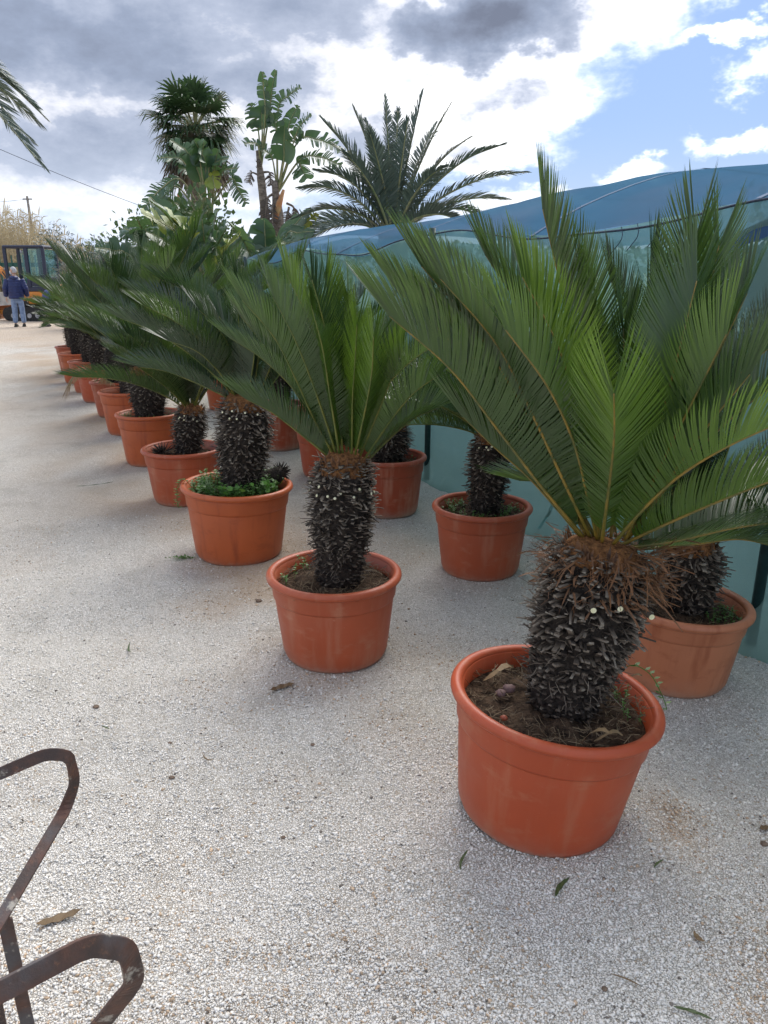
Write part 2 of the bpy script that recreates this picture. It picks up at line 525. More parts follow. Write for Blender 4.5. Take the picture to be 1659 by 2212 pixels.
def ground_mat():
    m, nt, out = new_mat('crushed_limestone')
    v = oc(nt)
    d = nt.add('ShaderNodeAttribute', attribute_name='dirt').outputs['Fac']
    vor = nt.add('ShaderNodeTexVoronoi', {'Vector': nt.mapping(v, (1, 1, .3)), 'Scale': 150.0, 'Randomness': 1.0})
    edge = nt.add('ShaderNodeTexVoronoi', {'Vector': nt.mapping(v, (1, 1, .3)), 'Scale': 150.0}, feature='DISTANCE_TO_EDGE')
    val = nt.add('ShaderNodeSeparateColor', {0: vor.outputs['Color']}).outputs[0]
    hue = nt.add('ShaderNodeSeparateColor', {0: vor.outputs['Color']}).outputs[1]
    stone = nt.mix(val, (0.58, 0.54, 0.475), (0.84, 0.795, 0.73))
    stone = nt.mix(nt.smooth(hue, 0.88, 0.99), stone, (0.45, 0.37, 0.28))
    gap = nt.smooth(edge.outputs['Distance'], 0.0, 0.16)
    stone = nt.mix(gap, (0.40, 0.365, 0.31), stone)
    blot = nt.noise(3.0, v, 6, 0.6)
    stone = nt.mix(nt.math('MULTIPLY', nt.smooth(blot, .50, .72), .28), stone, (0.27, 0.25, 0.205))
    tan = nt.mix(nt.noise(24, v, 6), (0.38, 0.265, 0.17), (0.60, 0.47, 0.345))
    col = nt.mix(nt.math('MULTIPLY', d, nt.math('MULTIPLY_ADD', val, -.35, .95)), stone, tan)
    h = nt.math('ADD', nt.math('MULTIPLY', gap, 0.6), nt.math('MULTIPLY', val, 0.8))
    h = nt.math('ADD', h, nt.math('MULTIPLY', nt.noise(40, v, 5), .6))
    bsdf(nt, out, col, 0.93, bump(nt, h, 0.85, 0.006), 0.2)
    return m


gm.materials.append(ground_mat())
ground = link('ground', gm)
tag(ground, kind='structure')


# loose gravel near the viewer: real stones, far too many to count
def gravel():
    N = 215000
    u = rng.random(N)
    y = 1.0 / ((1 - u) / 1.0 + u / 5.2)                       # density falls off as 1/y^2
    x = (rng.random(N) * 2 - 1) * (0.62 * y + 0.75)
    d = np.full(N, 9.0)
    for (px, py), pr in zip(POTXY, POTR):
        d = np.minimum(d, np.hypot(x - px, y - py) - pr)
    k = d > 0.0
    x, y = x[k], y[k]; N = len(x)
    s = np.exp(rng.normal(math.log(0.0027), 0.38, N)) * (1 + 0.06 * (y - 1))
    s = np.minimum(s, 0.0068)
    z = ground_z(x, y) + s * 0.25
    base = np.array([(1, 0, 0), (0, 1, 0), (-1, 0, 0), (0, -1, 0), (0, 0, 1), (0, 0, -1)], float)
    P = base[None] * (0.6 + 0.75 * rng.random((N, 6, 1))) + rng.normal(0, .16, (N, 6, 3))
    P[:, :, 2] *= 0.62
    P[:, :, 0] *= (0.8 + .7 * rng.random((N, 1)))
    a = rng.random(N) * 6.283
    tl = rng.normal(0, .5, N)
    zz = P[:, :, 2] * np.cos(tl)[:, None] - P[:, :, 0] * np.sin(tl)[:, None]
    xx = P[:, :, 2] * np.sin(tl)[:, None] + P[:, :, 0] * np.cos(tl)[:, None]
    X = xx * np.cos(a)[:, None] - P[:, :, 1] * np.sin(a)[:, None]
    Y = xx * np.sin(a)[:, None] + P[:, :, 1] * np.cos(a)[:, None]
    V = np.stack([X, Y, zz], -1) * s[:, None, None] + np.stack([x, y, z], -1)[:, None, :]
    tri = np.array([(0, 1, 4), (1, 2, 4), (2, 3, 4), (3, 0, 4), (1, 0, 5), (2, 1, 5), (3, 2, 5), (0, 3, 5)])
    F = (tri[None] + (np.arange(N) * 6)[:, None, None]).reshape(-1, 3)
    me = bpy.data.meshes.new('gravel')
    me.vertices.add(N * 6)
    me.vertices.foreach_set('co', V.astype(np.float32).ravel())
    me.loops.add(len(F) * 3)
    me.loops.foreach_set('vertex_index', F.astype(np.int32).ravel())
    me.polygons.add(len(F))
    me.polygons.foreach_set('loop_start', np.arange(0, len(F) * 3, 3, dtype=np.int32))
    me.update(calc_edges=True)
    dirt = dirt_amount(x, y)
    white = np.array([.85, .81, .745]); grey = np.array([.50, .475, .43]); tan = np.array([.52, .385, .265]); dark = np.array([.15, .13, .11])
    t = rng.random(N)[:, None]
    col = white * (1 - t * .6) + grey * t * .6
    col = np.where((rng.random(N) < dirt * .85)[:, None], tan * (0.7 + .5 * rng.random((N, 1))), col)
    col = np.where((rng.random(N) < .018)[:, None], dark * (0.7 + rng.random((N, 1))), col)
    c4 = np.concatenate([np.repeat(col, 6, 0), np.ones((N * 6, 1))], 1)
    ca = me.attributes.new('stone', 'FLOAT_COLOR', 'POINT')
    ca.data.foreach_set('color', c4.astype(np.float32).ravel())
    m, nt, out = new_mat('gravel_stone')
    bsdf(nt, out, nt.add('ShaderNodeAttribute', attribute_name='stone').outputs['Color'], 0.9, None, 0.25)
    me.materials.append(m)
    o = link('gravel', me)
    tag(o, 'loose pale limestone gravel strewn over the whole nursery yard', 'gravel', kind='stuff')


gravel()

# ------------------------------------------------------------------ shade net shelter on the right
WD = np.array([-0.412, 0.911]); WN = np.array([0.911, 0.412]); W0 = np.array([1.79, 3.23])


def wpt(t, off, z):
    p = W0 + WD * t + WN * off
    return np.array([p[0], p[1], z])


def net_mat(name, cloth, tint, alpha, weave, fadec):
    m, nt, out = new_mat(name)
    v = oc(nt)
    n = nt.math('MULTIPLY_ADD', nt.noise(weave, v, 3, .7), .6, nt.math('MULTIPLY', nt.noise(3.0, nt.mapping(v, (1, 1, .35)), 3, .5), .4))
    col = nt.mix(nt.noise(1.4, v, 5), cloth, tuple(c * 1.25 for c in cloth))
    col = nt.mix(nt.math('MULTIPLY', nt.smooth(nt.noise(.55, v, 3), .40, .66), .6), col, fadec)
    d = nt.add('ShaderNodeBsdfDiffuse', {'Color': col})
    tr = nt.add('ShaderNodeBsdfTranslucent', {'Color': col})
    mx = nt.add('ShaderNodeMixShader', {0: 0.45})
    nt.t.links.new(d.outputs[0], mx.inputs[1]); nt.t.links.new(tr.outputs[0], mx.inputs[2])
    tp = nt.add('ShaderNodeBsdfTransparent', {'Color': (*tint, 1)})
    f = nt.math('MULTIPLY_ADD', n, 0.36, alpha - 0.18, clamp=True)
    m2 = nt.add('ShaderNodeMixShader', {0: f})
    nt.t.links.new(mx.outputs[0], m2.inputs[1]); nt.t.links.new(tp.outputs[0], m2.inputs[2])
    nt.t.links.new(m2.outputs[0], out.inputs[0])
    return m


M['net'] = net_mat('green_shade_net', (0.225, 0.325, 0.285), (0.68, 0.88, 0.83), 0.38, 240, (0.18, 0.34, 0.33))
M['net_roof'] = net_mat('blue_shade_net', (0.075, 0.165, 0.25), (0.45, 0.66, 0.80), 0.26, 240, (0.17, 0.20, 0.275))
M['net_band'] = simple('blue_webbing', (0.015, 0.05, 0.12), (0.022, 0.07, 0.15), 30, 0.8, 0.2)
M['net_seam'] = simple('net_hem', (.10, .24, .22), (.14, .30, .27), 60, .9, .3)
M['green_post'] = simple('dark_green_paint', (0.008, 0.026, 0.028), (0.016, 0.045, 0.045), 20, 0.45, 0.2)
M['rope'] = simple('dark_cord', (0.02, 0.03, 0.05), (0.05, 0.06, 0.09), 60, 0.8, 0.3)

POST_T = [-3.3, 0.05, 3.35, 6.6, 9.0]


def eave(t):
    ph = np.interp(t, POST_T, [0, 1, 2, 3, 4])
    return 1.96 - 0.10 * np.sin((ph % 1.0) * math.pi) ** 2 - 0.02 * np.maximum(t - 3, 0)


shelter = thing('shade_net_shelter', 'low teal shade net shelter with bluish roof sheet behind the pots', 'net shelter', (0, 0, 0))


def net_sheet(name, tt, rows, f, mat, parent):
    b = MB()
    P = np.array([[f(t, r) for t in tt] for r in rows])
    ny_, nx_ = P.shape[:2]
    ii = np.arange(nx_ * ny_).reshape(ny_, nx_)
    b.add(P.reshape(-1, 3), np.stack([ii[:-1, :-1], ii[:-1, 1:], ii[1:, 1:], ii[1:, :-1]], -1).reshape(-1, 4))
    return b.build(name, mat, parent, True)


def wall_f(t, r):
    z = r * eave(t)
    bulge = 0.09 * (vnoise(t * 1.3, r * 1.6, 51) - .5) + 0.040 * (vnoise(t * 5 + r * 1.2, r * 1.3, 52) - .5) + 0.018 * (vnoise(t * 13 - r * 2, r * 2.0, 53) - .5)
    off = bulge - 0.16 * max(0, 0.10 - r) / 0.10
    p = wpt(t, off, z)
    if r <= 0.0:
        p[2] = 0.006
    return p


net_sheet('net_wall', np.linspace(-3.3, 9.0, 240), np.r_[0, 0.02, np.linspace(0.06, 1, 18)], wall_f, M['net'], shelter)


def roof_f(t, r):
    off = r * 6.0
    e = float(eave(t))
    ridge = 2.29 + 0.05 * math.sin(t * .9 + .5) - 0.030 * max(t - 4, 0) - 0.045 * max(1.8 - t, 0)
    k = min(r / 0.26, 1.0)
    z = e + (ridge - e) * (k * (2 - k)) - max(0, r - .5) * 0.35 + 0.05 * (float(vnoise(t * .8, r * 5, 55)) - .5) + 0.035 * (float(vnoise(t * 3.1 + r * 2, r * 9, 56)) - .5)
    return wpt(t - r * 0.2, off, z)


net_sheet('net_roof', np.linspace(-3.3, 9.0, 150), np.linspace(0, 1, 44), roof_f, M['net_roof'], shelter)
net_sheet('net_far_wall', np.linspace(-3.3, 9.0, 50), np.linspace(0, 1, 8), lambda t, r: wpt(t - .2, 6.0 + .04 * math.sin(t * 3), r * 2.0), M['net'], shelter)
net_sheet('net_end_wall', np.linspace(0, 1, 30), np.linspace(0, 1, 10), lambda t, r: wpt(9.0 - .2 * t, t * 6.0, r * float(np.interp(t, [0, .26, 1], [eave(9.0), 2.14, 2.0]))), M['net'], shelter)
for t in (-1.4, .4, 2.1, 3.8, 5.5, 7.2):
    b = MB()
    sp = [roof_f(t, r) + np.array([0, 0, .006]) for r in np.linspace(0, .6, 20)]
    b.strip(sp, [np.array([WD[0], WD[1], 0]) * .016] * 20)
    b.build('roof_seam', M['net_band'], shelter)
for t in (-1.6, 1.7, 5.0, 7.8):
    b = MB()
    sp = [wall_f(t, r) + np.array([-WN[0], -WN[1], 0]) * .004 for r in np.linspace(0.03, 1, 20)]
    b.strip(sp, [np.array([WD[0], WD[1], 0]) * .014] * 20)
    b.build('wall_seam', M['net_seam'], shelter)
for t in POST_T:
    b = MB()
    b.tube([wpt(t, -0.055, -0.02), wpt(t, -0.05, 1.0), wpt(t, -0.04, float(eave(t)) + .02)], 0.025, 10)
    b.build('post', M['green_post'], shelter, True)
for t in (-1.0, 3.2, 7.0):
    b = MB()
    b.tube([wpt(t, 5.9, 0), wpt(t, 5.9, 2.0)], 0.027, 8)
    b.build('post', M['green_post'], shelter, True)
b = MB()
b.tube([wpt(t, -0.03, float(eave(t)) - 0.015 + .01 * math.sin(t * 5)) for t in np.linspace(-3.2, 9, 120)], 0.006, 6)
b.build('tie_rope', M['rope'], shelter, True)
b = MB()
pp = smoothcurve([wpt(-1.0, 0.05, 1.96), wpt(-.2, .035, 1.93), wpt(0.25, 0.02, 1.86), wpt(0.62, 0.0, 1.74)], 16)
b.strip(pp, [np.array([0.018, 0.0, 0.045])] * 16)
b.build('webbing_band', M['net_band'], shelter)
for t in (0.95, 1.1, 1.22, 1.6):
    b = MB()
    b.tube(smoothcurve([wpt(t, -0.035, float(eave(t))), wpt(t - .03, -.05, float(eave(t)) - .06), wpt(t + .05, -0.045, float(eave(t)) - .13)], 8), 0.0022, 5)
    b.build('loose_cord', M['rope'], shelter)


# ------------------------------------------------------------------ feather fronds (cycad, date palm)
def frond_mesh(ctrl, hint, n=100, leaf=0.16, half=0.0036, vee=38, s0=0.09, a0=84, a1=60, prof=(.26, 1.0, .98), roll=0.0, bend=0.20, curl=0.0, jitter=1.0, spine=True, seed=0, droop=0.0, missing=0.0, tintlo=.15, tinthi=.85):
    """returns (verts, faces, tints) of the leaflets and the rachis curve; ctrl = control points of the rachis"""
    g = np.random.default_rng(seed)
    C = smoothcurve(ctrl, 48)
    Ls = np.linalg.norm(np.diff(C, axis=0), axis=1).sum()
    T = np.gradient(C, axis=0); T /= np.linalg.norm(T, axis=1)[:, None]
    hint = np.asarray(hint, float)
    Nn = hint[None] - (T @ hint)[:, None] * T
    Nn /= np.linalg.norm(Nn, axis=1)[:, None]
    B = np.cross(T, Nn)
    if roll:
        Nn, B = Nn * math.cos(roll) + B * math.sin(roll), B * math.cos(roll) - Nn * math.sin(roll)
    s = np.concatenate([np.linspace(s0, 1.0, n)] * 2)
    side = np.r_[np.ones(n), -np.ones(n)]
    s = np.clip(s + g.normal(0, .0022, 2 * n) * jitter, 0, 1)
    u = s * 47
    i0 = np.minimum(u.astype(int), 46); fr = (u - i0)[:, None]
    P = C[i0] * (1 - fr) + C[i0 + 1] * fr
    t_ = T[i0] * (1 - fr) + T[i0 + 1] * fr
    n_ = Nn[i0] * (1 - fr) + Nn[i0 + 1] * fr
    b_ = B[i0] * (1 - fr) + B[i0 + 1] * fr
    q = (s - s0) / (1 - s0)
    L = leaf * np.interp(q, [0, .10, .28, .55, .85, 1.0], [prof[0], .66, prof[1], prof[1], .5 * (prof[1] + prof[2]), prof[2]]) * (1 + g.normal(0, .045, 2 * n) * jitter)
    ang = np.radians(np.interp(q, [0, .5, .85, 1], [a0, (a0 + a1) / 2 - 4, a1 * .72, a1 * .26]) + g.normal(0, 2.5, 2 * n) * jitter)
    vv = np.radians(vee + g.normal(0, 3.0, 2 * n) * jitter)
    lat = b_ * (side * np.cos(vv))[:, None] + n_ * np.sin(vv)[:, None]
    d = t_ * np.cos(ang)[:, None] + lat * np.sin(ang)[:, None]
    wv = t_ - d * (t_ * d).sum(1)[:, None]
    wv /= np.linalg.norm(wv, axis=1)[:, None] + 1e-9
    nf = np.cross(d, wv)
    tw = g.normal(0.0, .16, 2 * n)[:, None] * jitter
    wv = wv * np.cos(tw) + nf * np.sin(tw)
    down = np.array([0, 0, -1.0])
    ks = [0.0, .38, .74, 1.0]
    hw = [.72, 1.0, .80, 0.0]
    keep = g.random(2 * n) >= missing
    cols = []
    for k, h in zip(ks, hw):
        p = P + d * (L * k)[:, None] + (t_ * bend - n_ * curl + down * droop)[:] * (L * k * k)[:, None]
        if h > 0:
            cols.append(p - wv * (half * h)); cols.append(p + wv * (half * h))
        else:
            cols.append(p)
    V = np.stack(cols, 1)[keep]
    sd = side[keep]
    m = len(V)
    base = np.arange(m) * 7
    quads = np.array([(0, 1, 3, 2), (2, 3, 5, 4)])
    tri = np.array([(4, 5, 6)])
    F = []
    pos = sd > 0
    for arr in (quads, tri):
        fw = (arr[None] + base[~pos][:, None, None]).reshape(-1, arr.shape[1])
        bw = (arr[:, ::-1][None] + base[pos][:, None, None]).reshape(-1, arr.shape[1])
        F += fw.tolist() + bw.tolist()
    tint = np.repeat(np.clip(g.normal((tintlo + tinthi) / 2, .16, m), tintlo, tinthi), 7)
    return V.reshape(-1, 3), F, tint, C


def frond_objects(parent, data, mats, rr=(.0075, .0018), name='frond'):
    V, F, tint, C = data
    b = MB(); b.add(V, F, tint)
    o = b.build(name, mats[0], parent)
    r = MB(); r.tube(C, np.linspace(rr[0], rr[1], len(C)), 6)
    r.build('rachis', mats[1], o, True)
    return o


# shared frond shapes for the plants further back: rise along +X/+Z, then arch over
def canon(length, el0, arch, seed, n, half, leaf, **kw):
    pts = []
    p = np.zeros(3); e = math.radians(el0)
    pts.append(p.copy())
    for i in range(5):
        p = p + np.array([math.cos(e), 0, math.sin(e)]) * length / 5
        p[1] += random.uniform(-.015, .015)
        pts.append(p.copy())
        e -= math.radians(arch) / 5
    return frond_mesh(pts, (-1, 0, 1), n=n, half=half, leaf=leaf, seed=seed, **kw)


FROND_HI, FROND_LO = [], []
for i in range(8):
    for store, n_, hf in ((FROND_HI, 130, .0028), (FROND_LO, 80, .0042)):
        dat = canon(1.0, 8, [18, 30, 40, 26, 52, 34, 46, 22][i], 100 + i, n_, hf, .165 + .012 * (i % 3), vee=46 + 4 * (i % 4), roll=random.uniform(-.25, .25), missing=.015, jitter=.55)
        b = MB(); b.add(*dat[:3])
        r = MB(); r.tube(dat[3], np.linspace(.0075, .002, len(dat[3])), 5)
        store.append((b.mesh('frond', M['cycad_cool'] if i % 2 else M['cycad']), r.mesh('rachis', M['rachis_green'], True)))
FROND_DRY = None


# ------------------------------------------------------------------ potted cycads
def pot(root, D, h, mat, wob=0.0, tilt=None):
    ro = D / 2
    rb = ro * 0.765
    rt = ro * 0.925
    zs = h * 0.735

    def rad(z):
        return rb + (rt - rb) * (z / h) ** 0.9
    prof = [(rb * .90, 0.004), (rb * .945, 0.005), (rb * .975, .012), (rb * .993, .022), (rad(.04), .04), (rad(h * .2), h * .2), (rad(h * .45), h * .45), (rad(zs - .008), zs - .008), (rad(zs) - .0015, zs - .003), (rad(zs) + .0045, zs), (rad(zs + .006) + .006, zs + .006),
            (rad(h * .88) + .006, h * .88), (rad(h - .02) + .006, h - .02), (rt - .004, h - .012), (rt - .016, h - .014), (rt - .020, h - .10), (rt - .028, h - .16)]
    b = MB(); b.lathe(prof, 72, wob=wob)
    p = b.build('pot', mat, root, True)
    a = np.linspace(0, 2 * math.pi, 17)
    cr, cz, rx, rz_ = ro - .019, h - .017, .019, .0185
    b = MB(); b.lathe([(cr + rx * math.cos(t), cz + rz_ * math.sin(t)) for t in a], 72, wob=wob, close_bottom=False)
    b.build('rim', mat, p, True)
    b = MB()
    seg = 48
    rings = [(0.0, 0)] + [(k, 0) for k in np.linspace(.12, 1, 12)]
    Vs, Fs = [(0, 0, h - .055)], []
    rs = rt - .017
    for ri, (k, _) in enumerate(rings[1:]):
        for j in range(seg):
            th = 2 * math.pi * j / seg
            x, y = rs * k * math.cos(th), rs * k * math.sin(th)
            z = h - .066 + .040 * (vnoise(x * 14 + root.location[0] * 9, y * 14, 61) - .4) + .022 * (vnoise(x * 40, y * 40 + root.location[1] * 5, 62) - .5) + .018 * (1 - k)
            Vs.append((x, y, float(z) if k < .99 else h - .072))
    for j in range(seg):
        Fs.append((0, 1 + j, 1 + (j + 1) % seg))
    for ri in range(len(rings) - 2):
        for j in range(seg):
            a_, b_ = 1 + ri * seg + j, 1 + ri * seg + (j + 1) % seg
            Fs.append((a_, a_ + seg, b_ + seg, b_))
    b.add(Vs, Fs)
    so = b.build('soil', M['soil'], root, True)
    if tilt:                                   # leaning pot: turns about its rim centre
        th, sink = tilt
        for o_ in (p, so):
            o_.rotation_euler = (0, th, 0)
            o_.location = (-h * math.sin(th), 0, h - h * math.cos(th) - sink)


def trunk_axis(base, top, n=14):
    base, top = np.array(base), np.array(top)
    return np.array([base + (top - base) * k + np.array([0, 0, 0]) for k in np.linspace(0, 1, n)])


def stub_geo(g, length, hw, tipw, pale):
    """one cut leaf base: curved tapering flat prism along +X"""
    k = np.array([0, .5, 1.0])
    cx = length * k
    cz = -length * .22 * k * k * g.uniform(-.8, 1.2)
    cy = length * g.uniform(-.22, .22) * k * k
    wv = np.array([hw * 1.25, hw, tipw]); hh = wv * .40
    V = []
    for i in range(3):
        for sy, sz in ((-1, -1), (1, -1), (1.0, 1), (-1.0, 1)):
            V.append((cx[i], cy[i] + sy * wv[i], cz[i] + sz * hh[i]))
    F = [(3, 2, 1, 0), (8, 9, 10, 11)]
    for i in range(2):
        for j in range(4):
            q = (j + 1) % 4
            F.append((i * 4 + j, i * 4 + q, i * 4 + 4 + q, i * 4 + 4 + j))
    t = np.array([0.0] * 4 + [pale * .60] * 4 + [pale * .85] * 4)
    return np.array(V), F, t


def trunk(root, base, top, rad, dens, g, individual=0, size=1.0, sweep=0.0, up=0.1, woolz=0.0, cuts=0, lo=.30):
    ax = trunk_axis(base, top)
    ln = np.linalg.norm(ax[-1] - ax[0])
    D = unit(ax[-1] - ax[0])
    A = unit(np.cross(D, (0, 1, 0.01))); Bv = np.cross(D, A)
    prof = np.interp(np.linspace(0, 1, 14), [0, .15, .55, .85, 1], [.70, .79, 1.0, .97, .70])
    b = MB()
    b.tube(ax, prof * rad * .88, 22)
    tr = b.build('trunk', M['trunk'], root, True)
    joined = MB()
    singles = []
    n = int(dens * 1.5)
    for i in range(n):
        k = (i + .5) / n
        th = i * 2.39996 + g.normal(0, .12)
        P = ax[0] + D * ln * (k * (1 - .0))
        rr = rad * np.interp(k, [0, .15, .55, .85, 1], [.70, .79, 1.0, .97, .70]) * .84
        o = A * math.cos(th) + Bv * math.sin(th)
        length = size * (lo + (1 - lo) * min(1, k * 1.7)) * g.uniform(.6, 1.2) * .042
        hw = size * g.uniform(.0042, .0078)
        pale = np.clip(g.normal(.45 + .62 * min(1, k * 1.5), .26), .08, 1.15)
        if g.random() < .38:
            length *= 1.55; hw *= .5
        V, F, t = stub_geo(g, length, hw, hw * g.uniform(.8, 1.1), pale)
        dirv = unit(o + D * (up + g.normal(0, .30)) + np.cross(D, o) * (sweep * g.choice([-1, 1]) + g.normal(0, .28)))
        sidev = unit(np.cross(D, dirv)); upv = np.cross(dirv, sidev)
        W = P + o * rr + V[:, :1] * dirv + V[:, 1:2] * sidev + V[:, 2:3] * upv
        if individual and k > .12 and o[1] < .35 and len(singles) < individual:
            singles.append((W, F, t))
        else:
            joined.add(W, F, t)
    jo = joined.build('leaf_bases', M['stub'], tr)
    jo['kind'] = 'stuff'
    for W, F, t in singles:
        s = MB(); s.add(W, F, t); s.build('leaf_base', M['stub'], tr)
    # fine broken fibres between the stubs
    fb = MB()
    for i in range(int(dens * .5)):
        k = g.uniform(.1, 1); th = g.uniform(0, 6.283)
        o = A * math.cos(th) + Bv * math.sin(th)
        P = ax[0] + D * ln * k + o * rad * .86
        e = P + unit(o + g.normal(0, .55, 3)) * g.uniform(.02, .055) * size
        fb.tube([P, (P + e) / 2 + g.normal(0, .003, 3), e], [.0016, .0013, .0006], 3, False, tint=g.uniform(.5, .9))
    f_ = fb.build('fibres', M['stub'], tr); f_['kind'] = 'stuff'
    topc = ax[-1]
    if woolz > 0:
        b = MB()
        k0 = np.linspace(0, 1, 6)
        b.tube([topc - D * woolz * (1 - k) + D * .03 * k for k in k0], rad * np.array([.74, .80, .78, .74, .66, .40]), 24)
        wl = b.build('crown_wool', M['wool'], root, True)
        sc = MB()
        for i in range(110):
            th = g.uniform(0, 6.283); k = g.uniform(0, 1)
            o = A * math.cos(th) + Bv * math.sin(th)
            P = topc - D * woolz * (1 - k) + o * rad * .72
            L = g.uniform(.03, .055); s_ = np.cross(D, o)
            e = unit(D * .9 + o * g.uniform(.1, .6) + s_ * g.normal(0, .25))
            pts = [P, P + e * L * .5 + o * .004, P + e * L]
            sc.strip(pts, [s_ * .006, s_ * .005, s_ * .0008], tint=g.uniform(0, .75))
        ss = sc.build('bud_scales', M['scale'], wl); ss['kind'] = 'stuff'
        for i in range(cuts):
            th = -math.pi / 2 + (i - cuts / 2) * .26 + g.normal(0, .11)
            o = np.array([math.cos(th), math.sin(th), 0]); o = unit(o - D * o.dot(D))
            c0 = topc - D * (woolz + .012 + g.uniform(-.022, .026)) + o * rad * .70
            e = unit(o + D * .35)
            c1 = c0 + e * rad * .34
            cb = MB(); cb.tube([c0, c1], [.0075, .0066], 7); st = cb.build('cut_stalk', M['stub'], tr)
            cc = MB(); cc.tube([c1 + e * .0005, c1 + e * .002], [.0062, .0055], 7); cc.build('cut_face', M['cut'], tr)
    return topc, D


def debris(root, h, D, g, amount, rtrunk):
    b = MB()
    rt = D / 2 * .86
    for i in range(amount):
        r = math.sqrt(g.uniform((rtrunk / rt) ** 2, 1)) * rt * .97; th = g.uniform(0, 6.283)
        P = np.array([r * math.cos(th), r * math.sin(th), h - .055 + g.uniform(0, .02)])
        d = unit(g.normal(0, 1, 3) * np.array([1, 1, .35])); L = g.uniform(.015, .05)
        b.tube([P, P + d * L * .5 + g.normal(0, .004, 3), P + d * L + np.array([0, 0, g.uniform(-.005, .01)])], [.0012, .0014, .0007], 3, False, tint=g.uniform(0, 1))
    o = b.build('litter', M['straw'], root); o['kind'] = 'stuff'


def weeds(root, h, D, g, amount, size, rtrunk, sector=None, spread=.95):
    """small leafy weeds growing from the soil"""
    b = MB()
    rt = D / 2 * .86
    for i in range(amount):
        th = g.uniform(*sector) if sector else g.uniform(0, 6.283)
        r = g.uniform(rtrunk / rt + .05, spread) * rt
        P = np.array([r * math.cos(th), r * math.sin(th), h - .06])
        tip = P + np.array([g.normal(0, .25), g.normal(0, .25), 1]) * size * g.uniform(.5, 1.3)
        b.tube([P, tip], [.0013, .0009], 3, False, tint=.4)
        for k in range(g.integers(5, 10)):
            q = P + (tip - P) * g.uniform(.35, 1.05)
            a = g.uniform(0, 6.283)
            o = unit(np.array([math.cos(a), math.sin(a), g.uniform(-.1, .7)]))
            L = size * g.uniform(.14, .30); s_ = unit(np.cross(o, (0, 0, 1))) * L * g.uniform(.28, .5)
            m = q + o * L * .5 + np.array([0, 0, L * .08])
            b.add([q, m - s_, q + o * L, m + s_], [(0, 1, 2, 3)], g.uniform(.1, 1))
    o = b.build('weeds', M['weed'], root); o['kind'] = 'stuff'


def place_shared(root, top, D, count, g, store, length=(.75, 1.0), el=(28, 74), lean=(0, 0), squeeze=0.0):
    """crown from shared frond meshes"""
    for i in range(count):
        k = (i + .5) / count
        azm = i * 2.39996 + g.normal(0, .18)
        e = el[1] + (el[0] - el[1]) * k ** .8 + g.normal(0, 5)
        d = np.array([math.cos(azm), math.sin(azm)]) * math.cos(math.radians(e)) + np.array(lean)
        azm = math.atan2(d[1], d[0])
        e = math.degrees(math.atan2(math.sin(math.radians(e)), np.hypot(*d)))
        me, rm = store[g.integers(len(store))]
        o = link('frond', me, root)
        base = np.array(top) + np.array([math.cos(azm), math.sin(azm), 0]) * .05 * (1 - e / 110) + np.array([0, 0, -.01 + .01 * (1 - k)])
        o.location = base
        s = g.uniform(*length) * (0.86 + .14 * (1 - abs(2 * k - 1)))
        s *= 1 - squeeze * max(0.0, -math.cos(azm)) * (1.15 - e / 90)
        o.scale = (s, s * g.uniform(.92, 1.08), s)
        o.rotation_euler = (g.normal(0, .16), -math.radians(e - 8), azm)
        o.rotation_mode = 'XYZ'
        c = link('rachis', rm, o)


